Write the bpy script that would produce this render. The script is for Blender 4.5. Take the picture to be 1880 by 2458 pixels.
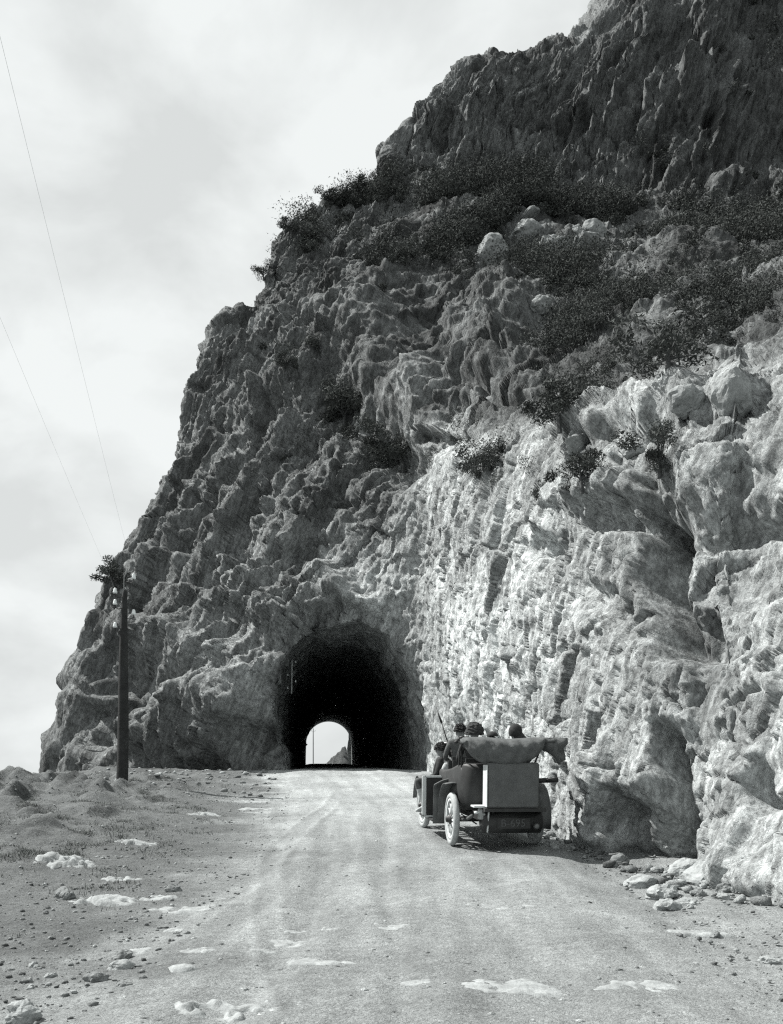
import bpy, bmesh, math, random
import numpy as np
from mathutils import Vector, Matrix

for o in list(bpy.data.objects):
    bpy.data.objects.remove(o, do_unlink=True)
SC = bpy.context.scene
COL = SC.collection
R = math.radians

# ------------------------------------------------------------------ camera
EYE = 1.6
FPX, CX, HY = 2400.0, 940.0, 1874.0          # focal length and horizon of the 1880 x 2458 plate
cam_data = bpy.data.cameras.new('camera')
cam = bpy.data.objects.new('camera', cam_data)
COL.objects.link(cam)
cam.location = (0, 0, EYE)
cam.rotation_euler = (R(90), 0, 0)
cam_data.sensor_fit = 'HORIZONTAL'
cam_data.sensor_width = 36.0
cam_data.lens = 36.0 * FPX / 1880.0
cam_data.shift_y = (HY - 1229.0) / 1880.0      # rising front of a plate camera
cam_data.clip_start = 0.05
cam_data.clip_end = 40000
SC.camera = cam

# ------------------------------------------------------------------ sky and sun
SUN_EL, SUN_AZ = 50.0, 20.0                    # azimuth: degrees from -x (sea side) towards +y
sx = -math.cos(R(SUN_EL)) * math.cos(R(SUN_AZ))
sy = math.cos(R(SUN_EL)) * math.sin(R(SUN_AZ))
sz = math.sin(R(SUN_EL))
world = bpy.data.worlds.new('World')
SC.world = world
world.use_nodes = True
wn, wl = world.node_tree.nodes, world.node_tree.links
wn.clear()
w_out = wn.new('ShaderNodeOutputWorld')
w_bg = wn.new('ShaderNodeBackground')
w_bg.inputs['Strength'].default_value = 0.1
w_sky = wn.new('ShaderNodeTexSky')
w_sky.sky_type = 'NISHITA'
w_sky.sun_disc = False
w_sky.sun_elevation = R(SUN_EL)
w_sky.sun_rotation = math.atan2(sx, sy)
w_sky.dust_density = 2.5
w_bw = wn.new('ShaderNodeRGBToBW')
w_tc = wn.new('ShaderNodeTexCoord')
w_map = wn.new('ShaderNodeMapping')
w_map.inputs['Scale'].default_value = (1.0, 1.0, 1.7)
w_map.inputs['Location'].default_value = (3.1, 0.4, 1.7)
w_n = wn.new('ShaderNodeTexNoise')
w_n.inputs['Scale'].default_value = 5.0
w_n.inputs['Detail'].default_value = 7
w_n.inputs['Roughness'].default_value = 0.52
w_n.inputs['Distortion'].default_value = 0.25
w_r = wn.new('ShaderNodeMapRange')
w_r.inputs['From Min'].default_value = 0.38
w_r.inputs['From Max'].default_value = 0.60
w_r.inputs['To Min'].default_value = 4.55
w_r.inputs['To Max'].default_value = 5.75
w_mix = wn.new('ShaderNodeMix')
w_mix.data_type = 'RGBA'
w_mix.inputs[0].default_value = 0.93
w_tint = wn.new('ShaderNodeMix')
w_tint.data_type = 'RGBA'
w_tint.blend_type = 'MULTIPLY'
w_tint.inputs[0].default_value = 1.0
w_tint.inputs[7].default_value = (0.965, 1.0, 0.995, 1)
wl.new(w_sky.outputs[0], w_bw.inputs[0])
wl.new(w_tc.outputs['Generated'], w_map.inputs[0])
wl.new(w_map.outputs[0], w_n.inputs['Vector'])
wl.new(w_n.outputs['Fac'], w_r.inputs['Value'])
wl.new(w_bw.outputs[0], w_mix.inputs[6])
wl.new(w_r.outputs[0], w_mix.inputs[7])
wl.new(w_mix.outputs[2], w_tint.inputs[6])
wl.new(w_tint.outputs[2], w_bg.inputs['Color'])
wl.new(w_bg.outputs[0], w_out.inputs[0])

sun_data = bpy.data.lights.new('sun', 'SUN')
sun_data.energy = 5.0
sun_data.angle = R(0.6)
sun_data.color = (1.0, 0.985, 0.955)
sun = bpy.data.objects.new('sun', sun_data)
COL.objects.link(sun)
sun.rotation_euler = Vector((sx, sy, sz)).to_track_quat('Z', 'Y').to_euler()
sun.location = (-30, 20, 60)

SC.render.engine = 'CYCLES'
SC.view_settings.view_transform = 'Standard'
SC.view_settings.look = 'None'
SC.view_settings.exposure = 0.72
SC.view_settings.gamma = 1.0
SC.view_settings.use_curve_mapping = False
SC.cycles.use_denoising = False            # leave the plate its grain
SC.cycles.filter_width = 1.25
SC.cycles.max_bounces = 6
SC.cycles.diffuse_bounces = 3

# ------------------------------------------------------------------ small tools
def at(px, py, d):
    """point seen at plate position px, py at the distance d ahead of the tripod"""
    return np.array([(px - CX) * d / FPX, d, EYE - (py - HY) * d / FPX])

def project(P):
    y = np.maximum(P[..., 1], 0.5)
    return CX + FPX * P[..., 0] / y, HY - FPX * (P[..., 2] - EYE) / y

def sstep(a, b, x):
    t = np.clip((x - a) / (b - a), 0, 1)
    return t * t * (3 - 2 * t)

def _hash(ix, iy, iz, seed):
    h = (ix.astype(np.int64) * 374761393 + iy.astype(np.int64) * 668265263 + iz.astype(np.int64) * 2147483647 + seed * 144665)
    h = (h ^ (h >> 13)) * 1274126177 & 0xFFFFFFFF
    h = (h ^ (h >> 16)) * 2246822519 & 0xFFFFFFFF
    return (h ^ (h >> 15)) & 0xFFFFFFFF

def _chunks(fn, P, *a):
    n = len(P); st = 65536
    outs = [fn(P[i:i + st], *a) for i in range(0, n, st)]
    if isinstance(outs[0], tuple):
        return tuple(np.concatenate([o[k] for o in outs]) for k in range(len(outs[0])))
    return np.concatenate(outs)

def _perlin(P, seed):
    i = np.floor(P).astype(np.int64)
    f = P - i
    u = f * f * f * (f * (f * 6 - 15) + 10)
    res = 0
    for dx in (0, 1):
        wx = u[:, 0] if dx else 1 - u[:, 0]
        for dy in (0, 1):
            wy = u[:, 1] if dy else 1 - u[:, 1]
            for dz in (0, 1):
                wz = u[:, 2] if dz else 1 - u[:, 2]
                h = _hash(i[:, 0] + dx, i[:, 1] + dy, i[:, 2] + dz, seed)
                g0 = (h & 1023) / 511.5 - 1
                g1 = ((h >> 10) & 1023) / 511.5 - 1
                g2 = ((h >> 20) & 1023) / 511.5 - 1
                res = res + wx * wy * wz * (g0 * (f[:, 0] - dx) + g1 * (f[:, 1] - dy) + g2 * (f[:, 2] - dz))
    return res * 1.3

def perlin(P, seed=0):
    return _chunks(_perlin, np.asarray(P, float), seed)

def fbm(P, octs=4, seed=0, gain=0.5, lac=2.03, ridged=False):
    P = np.asarray(P, float)
    a, s, out = 1.0, 1.0, 0
    for k in range(octs):
        n = perlin(P * s + 17.3 * k, seed + k * 7)
        if ridged:
            n = 1 - 2 * np.abs(n) - 0.5
        out = out + a * n
        a *= gain; s *= lac
    return out

def _cells(P, seed):
    """nearest cell: distance gap to the second one, hash, offset to its centre"""
    i = np.floor(P).astype(np.int64)
    n = len(P)
    d1 = np.full(n, 9e9); d2 = np.full(n, 9e9)
    hb = np.zeros(n, np.int64); off = np.zeros((n, 3))
    for dx in (-1, 0, 1):
        for dy in (-1, 0, 1):
            for dz in (-1, 0, 1):
                c0, c1, c2 = i[:, 0] + dx, i[:, 1] + dy, i[:, 2] + dz
                h = _hash(c0, c1, c2, seed)
                v = np.stack([c0 + 0.1 + 0.8 * (h & 1023) / 1023, c1 + 0.1 + 0.8 * ((h >> 10) & 1023) / 1023,
                              c2 + 0.1 + 0.8 * ((h >> 20) & 1023) / 1023], 1)
                v = P - v
                d = (v * v).sum(1)
                new = d < d1
                d2 = np.where(new, d1, np.minimum(d2, d))
                d1 = np.where(new, d, d1)
                hb = np.where(new, h, hb)
                off[new] = v[new]
    return np.sqrt(d2) - np.sqrt(d1), hb, off

def facets(P, seed, tilt=1.0, step=1.0, crack=0.35, cw=0.12):
    """broken-rock relief: every cell a tilted face at its own height, with open joints between"""
    gap, h, off = _chunks(_cells, np.asarray(P, float), seed)
    h2 = _hash(h, h >> 7, h >> 13, seed + 5)
    a = (h2 & 255) / 127.5 - 1
    g = np.stack([((h2 >> 8) & 255) / 127.5 - 1, ((h2 >> 16) & 255) / 127.5 - 1, ((h2 >> 24) & 255) / 127.5 - 1], 1)
    return step * a + tilt * (g * off).sum(1) * 1.6 - crack * (1 - sstep(0, cw, gap))

def _kuhn(P, seed):
    i = np.floor(P).astype(np.int64)
    f = P - i
    o = np.argsort(-f, axis=1)
    fs = np.take_along_axis(f, o, 1)
    w = np.stack([1 - fs[:, 0], fs[:, 0] - fs[:, 1], fs[:, 1] - fs[:, 2], fs[:, 2]], 1)
    c = i.copy()
    n = np.arange(len(P))
    out = 0
    for k in range(4):
        if k:
            c[n, o[:, k - 1]] += 1
        h = _hash(c[:, 0], c[:, 1], c[:, 2], seed)
        out = out + w[:, k] * ((h & 65535) / 32767.5 - 1)
    return out

def broken(P, sizes, amps, seed):
    """flat faces meeting in sharp arrises, at several sizes"""
    P = np.asarray(P, float)
    rg0 = np.random.default_rng(seed)
    out = 0
    for k, (s_, a_) in enumerate(zip(sizes, amps)):
        q, _ = np.linalg.qr(rg0.normal(size=(3, 3)))
        out = out + a_ * _chunks(_kuhn, (P / s_) @ q + 7.7 * k, seed + 3 * k)
    return out

def _blocks(P, seed):
    i = np.floor(P).astype(np.int64)
    n = len(P)
    d1 = np.full(n, 9e9); d2 = np.full(n, 9e9)
    hb = np.zeros(n, np.int64); off = np.zeros((n, 3))
    for dx in (-1, 0, 1):
        for dy in (-1, 0, 1):
            for dz in (-1, 0, 1):
                c0, c1, c2 = i[:, 0] + dx, i[:, 1] + dy, i[:, 2] + dz
                h = _hash(c0, c1, c2, seed)
                v = P - np.stack([c0 + (h & 1023) / 1023, c1 + ((h >> 10) & 1023) / 1023, c2 + ((h >> 20) & 1023) / 1023], 1)
                d = np.abs(v).max(1)
                new = d < d1
                d2 = np.where(new, d1, np.minimum(d2, d))
                d1 = np.where(new, d, d1)
                hb = np.where(new, h, hb)
                off[new] = v[new]
    return d2 - d1, hb, off

def blocks(P, size, axes, seed, tilt=0.7, step=0.8, crack=0.5, cw=0.05):
    """squared-off joint blocks: straight edges along the joint directions, each face at its own set and slope"""
    a = np.array(axes, float)
    q, _ = np.linalg.qr(a.T)
    gap, h, off = _chunks(_blocks, (np.asarray(P, float) @ q) / np.asarray(size, float), seed)
    h2 = _hash(h, h >> 7, h >> 13, seed + 5)
    s_ = (h2 & 255) / 127.5 - 1
    g = np.stack([((h2 >> 8) & 255) / 127.5 - 1, ((h2 >> 16) & 255) / 127.5 - 1, ((h2 >> 24) & 255) / 127.5 - 1], 1)
    return step * s_ + tilt * (g * off).sum(1) * 1.5 - crack * (1 - np.clip(gap / cw, 0, 1))

def new_mesh(name, V, F, smooth=False):
    V = np.asarray(V, np.float32); F = np.asarray(F, np.int32)
    k = F.shape[1]
    me = bpy.data.meshes.new(name)
    me.vertices.add(len(V)); me.vertices.foreach_set('co', V.ravel())
    me.loops.add(F.size); me.loops.foreach_set('vertex_index', F.ravel())
    me.polygons.add(len(F))
    me.polygons.foreach_set('loop_start', np.arange(0, F.size, k, dtype=np.int32))
    me.polygons.foreach_set('loop_total', np.full(len(F), k, np.int32))
    if smooth:
        me.polygons.foreach_set('use_smooth', np.ones(len(F), bool))
    me.update(calc_edges=True)
    return me

def set_attr(me, name, vals):
    at_ = me.attributes.new(name, 'FLOAT', 'POINT')
    at_.data.foreach_set('value', np.asarray(vals, np.float32))

def link(name, me, mat=None, parent=None):
    o = bpy.data.objects.new(name, me)
    COL.objects.link(o)
    if mat is not None and me is not None and not me.materials:
        me.materials.append(mat)
    if parent is not None:
        o.parent = parent
    return o

def tag(o, label=None, cat=None, group=None, kind=None):
    if label: o['label'] = label
    if cat: o['category'] = cat
    if group: o['group'] = group
    if kind: o['kind'] = kind
    return o

def empty(name, loc=(0, 0, 0), rz=0.0):
    o = bpy.data.objects.new(name, None)
    COL.objects.link(o)
    o.location = loc
    o.rotation_euler = (0, 0, rz)
    o.empty_display_size = 0.2
    return o

def grid_faces(ni, nj):
    a = np.arange(ni * nj).reshape(ni, nj)
    return np.stack([a[:-1, :-1], a[1:, :-1], a[1:, 1:], a[:-1, 1:]], -1).reshape(-1, 4)

# ------------------------------------------------------------------ materials
TINT = (0.95, 1.0, 1.0)                        # the plate's cool neutral

class Nodes:
    def __init__(self, name):
        self.m = bpy.data.materials.new(name)
        self.m.use_nodes = True
        self.t = self.m.node_tree
        self.b = self.t.nodes['Principled BSDF']
        self.b.inputs['Specular IOR Level'].default_value = 0.25
    def n(self, kind, **kw):
        x = self.t.nodes.new(kind)
        for k, v in kw.items():
            setattr(x, k, v)
        return x
    def l(self, a, b):
        self.t.links.new(a, b)
    def val(self, x, sock):
        if hasattr(x, 'is_output'):
            self.l(x, sock)
        else:
            sock.default_value = x
    def math(self, op, a, b=0.0, clamp=False):
        x = self.n('ShaderNodeMath', operation=op, use_clamp=clamp)
        self.val(a, x.inputs[0]); self.val(b, x.inputs[1])
        return x.outputs[0]
    def noise(self, scale, detail=4, rough=0.55, stretch=None, dist=0.0, obj=False, rot=None):
        tc = self.n('ShaderNodeTexCoord')
        src = tc.outputs['Object']
        if stretch is not None or rot is not None:
            mp = self.n('ShaderNodeMapping')
            mp.vector_type = 'TEXTURE'             # turn first, then stretch
            if stretch is not None: mp.inputs['Scale'].default_value = [1.0 / c for c in stretch]
            if rot is not None: mp.inputs['Rotation'].default_value = rot
            self.l(src, mp.inputs[0]); src = mp.outputs[0]
        x = self.n('ShaderNodeTexNoise')
        x.inputs['Scale'].default_value = scale
        x.inputs['Detail'].default_value = detail
        x.inputs['Roughness'].default_value = rough
        x.inputs['Distortion'].default_value = dist
        self.l(src, x.inputs['Vector'])
        return x.outputs['Fac']
    def chips(self, scale, stretch=(1, 1, 1), rot=(0, 0, 0), step=0.5):
        """height of flat tilted chips, one per cell"""
        tc = self.n('ShaderNodeTexCoord')
        mp = self.n('ShaderNodeMapping'); mp.vector_type = 'TEXTURE'
        mp.inputs['Scale'].default_value = [1.0 / (c * scale) for c in stretch]
        mp.inputs['Rotation'].default_value = rot
        self.l(tc.outputs['Object'], mp.inputs[0])
        v = self.n('ShaderNodeTexVoronoi'); v.inputs['Scale'].default_value = 1.0
        self.l(mp.outputs[0], v.inputs['Vector'])
        d = self.n('ShaderNodeVectorMath', operation='SUBTRACT')
        self.l(mp.outputs[0], d.inputs[0]); self.l(v.outputs['Position'], d.inputs[1])
        c = self.n('ShaderNodeVectorMath', operation='SUBTRACT'); c.inputs[1].default_value = (0.5, 0.5, 0.5)
        self.l(v.outputs['Color'], c.inputs[0])
        q = self.n('ShaderNodeVectorMath', operation='DOT_PRODUCT')
        self.l(d.outputs[0], q.inputs[0]); self.l(c.outputs[0], q.inputs[1])
        sp = self.n('ShaderNodeSeparateColor'); self.l(v.outputs['Color'], sp.inputs[0])
        return self.math('ADD', self.math('MULTIPLY', q.outputs['Value'], 1.6), self.math('MULTIPLY', sp.outputs[0], step))
    def ramp(self, f, a, b, lo, hi):
        x = self.n('ShaderNodeMapRange')
        x.inputs['From Min'].default_value = a; x.inputs['From Max'].default_value = b
        x.inputs['To Min'].default_value = lo; x.inputs['To Max'].default_value = hi
        self.val(f, x.inputs['Value'])
        return x.outputs[0]
    def attr(self, name):
        x = self.n('ShaderNodeAttribute'); x.attribute_name = name
        return x.outputs['Fac']
    def grey(self, f, tint=TINT):
        x = self.n('ShaderNodeCombineColor')
        for k in range(3):
            self.l(self.math('MULTIPLY', f, tint[k]), x.inputs[k])
        self.l(x.outputs[0], self.b.inputs['Base Color'])
    def bump(self, f, strength, dist):
        x = self.n('ShaderNodeBump')
        x.inputs['Strength'].default_value = strength
        x.inputs['Distance'].default_value = dist
        self.val(f, x.inputs['Height'])
        self.l(x.outputs[0], self.b.inputs['Normal'])

def plain(name, v, rough=0.8, var=0.15, scale=6.0, bump=0.0, bdist=0.01, spec=0.25, metal=0.0, bscale=None):
    k = Nodes(name)
    f = k.ramp(k.noise(scale, 5), 0.3, 0.7, v * (1 - var), v * (1 + var))
    k.grey(f)
    k.b.inputs['Roughness'].default_value = rough
    k.b.inputs['Specular IOR Level'].default_value = spec
    k.b.inputs['Metallic'].default_value = metal
    if bump:
        k.bump(k.noise(bscale or scale * 4, 4), bump, bdist)
    return k.m

def mat_rock():
    k = Nodes('rock')
    tone = k.attr('tone')
    v = k.ramp(k.noise(0.35, 6, 0.6), 0.3, 0.7, 0.72, 1.25)
    fine = k.ramp(k.noise(5.0, 7, 0.78), 0.3, 0.7, 0.58, 1.40)
    streak = k.ramp(k.noise(1.0, 5, 0.6, stretch=(3.0, 3.0, 0.35), rot=(0, R(20), 0)), 0.35, 0.62, 0.70, 1.15)
    hair = k.ramp(k.noise(1.0, 4, 0.7, stretch=(11.0, 11.0, 1.3), rot=(0, R(18), 0)), 0.36, 0.62, 0.66, 1.22)
    fine = k.math('MULTIPLY', fine, hair)
    pits = k.ramp(k.noise(14.0, 3, 0.6), 0.34, 0.48, 0.72, 1.0)
    f = k.math('MULTIPLY', k.math('MULTIPLY', tone, v), k.math('MULTIPLY', k.math('MULTIPLY', fine, streak), pits))
    k.grey(k.math('MINIMUM', f, 0.78))
    k.b.inputs['Roughness'].default_value = 0.95
    k.b.inputs['Specular IOR Level'].default_value = 0.12
    lean = (0, R(20), 0)
    bn = k.math('ADD', k.math('MULTIPLY', k.chips(2.6, (1.3, 1.3, 0.5), lean), 0.55), k.math('MULTIPLY', k.chips(7.5, (1.2, 1.2, 0.6), lean), 0.45))
    bn = k.math('ADD', bn, k.math('MULTIPLY', k.noise(16.0, 6, 0.75), 0.42))
    k.bump(bn, 1.0, 0.13)
    return k.m

def mat_earth(name, base, lo=0.6, hi=1.3):
    k = Nodes(name)
    tone = k.attr('tone')
    v = k.ramp(k.noise(0.55, 6, 0.62), 0.3, 0.7, 0.8, 1.2)
    fine = k.ramp(k.noise(9.0, 7, 0.75), 0.3, 0.7, 0.72, 1.28)
    grit = k.ramp(k.noise(46.0, 3, 0.7), 0.3, 0.7, 0.65, 1.35)
    f = k.math('MULTIPLY', k.math('MULTIPLY', tone, v), k.math('MULTIPLY', fine, grit))
    k.grey(f)
    k.b.inputs['Roughness'].default_value = 0.97
    k.b.inputs['Specular IOR Level'].default_value = 0.1
    bn = k.math('ADD', k.noise(10.0, 7, 0.7), k.math('MULTIPLY', k.noise(40.0, 4, 0.7), 0.35))
    k.bump(bn, 0.85, 0.06)
    return k.m

M = {}
M['rock'] = mat_rock()
M['earth'] = mat_earth('earth', 0.2)
M['sea'] = plain('sea_water', 0.06, 0.25, 0.2, 0.02, spec=0.5)
CLIFF_RES = (940, 815)

# ------------------------------------------------------------------ ground
def road_z(y):
    y = np.asarray(y, float)
    yc = np.clip(y, -6, 36)
    a = 0.0088 * yc + 0.00127 * yc * yc * np.sign(np.maximum(yc, 0))
    b = 0.02 * np.clip(y - 36, 0, 74) + 0.004 * np.clip(y - 110, 0, 60)
    return a + b

def road_mid(y):
    """x of the road's middle line"""
    y = np.asarray(y, float)
    k = np.interp(y, [-10, 8, 16, 24, 36, 109, 140], [0.2, 0.4, 0.75, 0.1, -1.47, -6.86, -9.0])
    return k

def edge_x(y):
    """x of the brink on the sea side"""
    return np.interp(y, [-10, 10, 22, 30, 34, 37, 40, 60], [-19, -18, -17, -16.5, -16, -14.5, -13, -11])

def ground_z(x, y, detail=True):
    x = np.asarray(x, float); y = np.asarray(y, float)
    z = road_z(y)
    mid = road_mid(y)
    out = -(x - mid) - 3.2                     # metres beyond the road's sea-side edge
    bank = sstep(0, 5.0, out)
    z = z + bank * np.interp(y, [0, 8, 14, 20, 28, 33, 40], [0.1, 0.12, 0.3, 0.42, 0.30, 0.06, -0.1])
    z = z - 0.25 * sstep(4, 12, out) * sstep(40, 24, y)
    z = z - 0.16 * sstep(26, 33, y) * sstep(5, 9, out)
    sea = edge_x(y) - x                        # beyond the brink
    z = z - np.clip(sea, 0, None) ** 1.25 * 1.6
    z = z - 0.05 * np.exp(-((x - (mid + 2.0 + 0.4)) / 0.5) ** 2) * sstep(36, 20, y)
    if detail:
        P = np.stack([x, y, 0 * x], -1).reshape(-1, 3)
        sh = x.shape
        rough = (0.08 + 0.92 * bank)
        n = fbm(P * 0.45, 4, 31).reshape(sh) * 0.26 * rough
        n = n + fbm(P * 2.1, 4, 77, 0.55).reshape(sh) * 0.06 * (0.3 + 0.7 * bank)
        # grassy hummocks
        hm = np.maximum(fbm(P * np.array([0.9, 0.55, 1.0]), 3, 55, 0.6).reshape(sh), 0) * 0.55 * sstep(1.0, 5, out) * sstep(11, 17, y) * sstep(35, 30, y)
        # two wheel ruts
        rut = np.zeros(sh)
        for off, wdt in ((-1.55, 0.16), (-0.55, 0.12), (0.85, 0.2), (2.0, 0.2)):
            c = mid + off + 0.25 * np.sin(y * 0.35 + off)
            rut = rut + np.exp(-((x - c) / wdt) ** 2)
        z = z + n + hm - 0.03 * rut * sstep(30, 16, y)
    return z

def gz(x, y):
    return float(ground_z(np.array([x]), np.array([y]))[0])

_dd = np.linspace(5, 36, 400)
_pp = HY + (EYE - road_z(_dd)) * FPX / _dd
def _track(pts):
    d_ = np.interp([-p[1] for p in pts], -_pp, _dd)
    x_ = [(p[0] - CX) * q / FPX for p, q in zip(pts, d_)]
    k_ = np.argsort(d_)
    return d_[k_], np.array(x_)[k_]
TRACKS = [_track(t_) for t_ in (
    [(640, 2458), (606, 2330), (600, 2200), (612, 2090), (640, 2030), (700, 1985), (765, 1942), (800, 1900)],
    [(700, 2300), (664, 2180), (668, 2090), (705, 2025), (770, 1970), (815, 1925)],
    [(1000, 2458), (900, 2250), (860, 2120), (850, 2020), (852, 1940)],
    [(1500, 2458), (1240, 2230), (1110, 2110), (1020, 2010), (960, 1940)],
    [(1880, 2400), (1500, 2200), (1240, 2080), (1090, 1990), (990, 1930)])]

def ground_tone(x, y):
    mid = road_mid(y)
    out = -(x - mid) - 3.0
    P = np.stack([x, y, 0 * x], -1).reshape(-1, 3)
    w = fbm(P * 0.6, 4, 9).reshape(x.shape)
    road = 1 - sstep(-0.9, 1.1, out + 1.5 * w)
    t = 0.135 + 0.12 * road
    # fine swept streaks along the road
    u = (x - mid)
    S = np.stack([u * 3.2, y * 0.22 + 0.12 * u, 0 * u], -1).reshape(-1, 3)
    st = fbm(S, 4, 19, 0.6).reshape(x.shape)
    t = t * (1 + road * 0.22 * st)
    for off, wdt, amp in ((-2.55, 0.05, 0.30), (-2.1, 0.10, 0.22), (-1.0, 0.14, 0.16), (0.5, 0.22, 0.12), (1.3, 0.25, 0.10)):
        c = mid + off + 0.28 * np.sin(y * 0.33 + off) - 0.02 * (y - 14) * (off < -2)
        t = t + amp * 0.14 * np.exp(-((x - c) / wdt) ** 2) * sstep(30, 20, y) * sstep(6, 9, y)
    for k_, (td, tx) in enumerate(TRACKS):
        wob = 0.02 * np.sin(y * 1.1 + k_)
        dx_ = x - np.interp(y, td, tx) - wob
        fade = sstep(td[0] - 0.5, td[0] + 1, y) * sstep(td[-1] + 2, td[-1] - 2, y) * (0.8 + 0.2 * np.sin(y * 0.9 + k_))
        wd = 0.04 if k_ < 2 else 0.10
        fade = fade * (1.0 if k_ < 2 else 0.4)
        t = t * (1 + fade * (0.26 * np.exp(-(dx_ / wd) ** 2) - 0.16 * np.exp(-((dx_ - 2.6 * wd) / (1.6 * wd)) ** 2)))
    # trampled dry grass: darker tufts on the bank
    tuft = sstep(0.12, 0.5, fbm(P * np.array([1.3, 0.8, 1]), 4, 63, 0.6).reshape(x.shape)) * sstep(0.5, 4, out)
    t = t * (1 - 0.45 * tuft)
    # pale dusty spots
    sp = sstep(0.36, 0.62, fbm(P * np.array([1.1, 1.7, 1]), 4, 88, 0.6).reshape(x.shape))
    t = t * (1 + 0.16 * sp)
    # where the road climbs to the mouth it is beaten white
    t = t * (1 + 0.35 * sstep(17, 26, y) * road)
    return t

ys = np.concatenate([np.linspace(-10, 4, 24, endpoint=False), 4 + 42 * (np.linspace(0, 1, 430) ** 1.55)])
xs = np.concatenate([np.linspace(-44, -19, 30, endpoint=False), np.linspace(-19, -6, 130, endpoint=False), np.linspace(-6, 5.5, 230), np.linspace(5.6, 16, 14)])
GX, GY = np.meshgrid(xs, ys, indexing='ij')
GZ = ground_z(GX, GY)
GZ = np.maximum(GZ, -24)
me = new_mesh('ground', np.stack([GX, GY, GZ], -1).reshape(-1, 3), grid_faces(len(xs), len(ys)), True)
set_attr(me, 'tone', ground_tone(GX, GY).ravel())
ground = link('ground', me, M['earth'])
tag(ground, 'stony earth shelf with trampled dry grass beside the road', kind='structure')

# the road's beaten crown, proud of the earth and dipping under it at both sides
ry = np.concatenate([np.linspace(-10, 4, 20, endpoint=False), 4 + 134 * (np.linspace(0, 1, 430) ** 2.2)])
ru = np.linspace(-3.1, 3.3, 150)
RU, RY = np.meshgrid(ru, ry, indexing='ij')
RX = road_mid(RY) + RU
wide = np.interp(RY, [0, 30, 38, 140], [1, 1, 0.8, 0.8])
RX = road_mid(RY) + RU * wide
edge = np.abs(RU + 0.1) / 3.2
RZ = ground_z(RX, RY) + 0.035 - 0.11 * sstep(0.62, 1.0, edge)
me = new_mesh('road', np.stack([RX, RY, RZ], -1).reshape(-1, 3), grid_faces(len(ru), len(ry)), True)
set_attr(me, 'tone', ground_tone(RX, RY).ravel())
road = link('road', me, M['earth'])
tag(road, 'beaten dirt road climbing into the rock tunnel', kind='structure')

# the sea below
a = 16000.0
me = new_mesh('sea', [(-a, -a, -23), (a, -a, -23), (a, a, -23), (-a, a, -23)], [(0, 1, 2, 3)])
tag(link('sea', me, M['sea']), 'open sea far below the headland', kind='structure')

# ------------------------------------------------------------------ cliff
def W(x, y, z):
    return np.array([x, y, z], float)

def column(*pts):
    return [at(*p) for p in pts]

NET = []
# behind the tripod on the landward side
NET.append([W(6.5, -9, -2), W(6.3, -9, -0.2), W(7.0, -9, 4), W(8, -9, 8), W(10, -8, 13), W(20, 0, 24), W(34, 25, 42), W(38, 30, 55), W(42, 34, 75), W(50, 60, 80)])
NET.append([W(5.4, 5.5, -1.5), W(5.2, 5.5, 0), W(5.9, 5.8, 3.2), W(7.2, 6.4, 6), W(9.2, 8, 10), W(18, 18, 19), W(29, 42, 33), W(31, 47, 43), W(34, 52, 70), W(45, 66, 78)])
NET.append(column((1890, 2480, 10.9), (1890, 2215, 10.9), (1905, 1850, 11.8), (1915, 1400, 13.5), (1910, 880, 16.2), (1900, 690, 30), (1900, 500, 52), (1900, 220, 57), (1910, -420, 63)) + [W(36, 74, 76)])
NET.append(column((1700, 2330, 12.9), (1700, 2120, 12.9), (1700, 1800, 13.6), (1700, 1350, 15.0), (1700, 930, 18.0), (1680, 730, 32), (1680, 490, 53), (1690, 250, 57), (1720, -240, 63)) + [W(28, 75, 74)])
NET.append(column((1500, 2250, 14.6), (1500, 2072, 14.6), (1505, 1800, 15.2), (1510, 1400, 16.6), (1500, 1010, 19.6), (1480, 770, 34), (1480, 470, 55), (1500, 260, 58.5), (1545, -70, 63)) + [W(20, 75, 70)])
NET.append(column((1285, 2080, 20.4), (1285, 1980, 20.4), (1275, 1720, 21.0), (1270, 1400, 22.4), (1270, 1080, 25.0), (1260, 810, 37), (1255, 460, 56), (1290, 310, 59.5), (1400, 95, 63)) + [W(15, 74, 60)])
NET.append(column((1120, 1960, 27.5), (1120, 1905, 27.5), (1115, 1660, 27.6), (1110, 1380, 28.4), (1115, 1090, 30.5), (1140, 830, 39), (1150, 450, 56), (1190, 325, 59.5), (1290, 126, 62.6)) + [W(12, 73, 54)])
NET.append(column((1032, 1900, 35.2), (1032, 1852, 35.2), (1018, 1620, 34.8), (1006, 1360, 34.9), (1012, 1090, 36.0), (1035, 830, 41.5), (1050, 450, 56), (1090, 340, 59.5), (1200, 134, 62.4)) + [W(10, 72, 52)])
NET.append(column((855, 1900, 36.4), (855, 1857, 36.4), (855, 1630, 36.4), (850, 1350, 37.2), (855, 1090, 39.5), (880, 800, 44.5), (905, 480, 55.6), (1010, 362, 59.3), (1125, 165, 62.4)) + [W(8, 71.5, 50)])
NET.append(column((640, 1900, 36.2), (640, 1858, 36.2), (625, 1600, 37.2), (660, 1290, 39.5), (700, 1010, 42.5), (765, 735, 48.0), (845, 496, 55.5), (972, 372, 59.2), (1090, 186, 62.4)) + [W(7, 71, 49)])
NET.append(column((355, 1990, 40.5), (355, 1866, 40.5), (405, 1480, 42.3), (485, 1180, 45.0), (565, 945, 47.6), (692, 712, 51.6), (818, 500, 56.0), (952, 379, 59.6), (1076, 195, 62.6)) + [W(6, 71, 48)])
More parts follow.
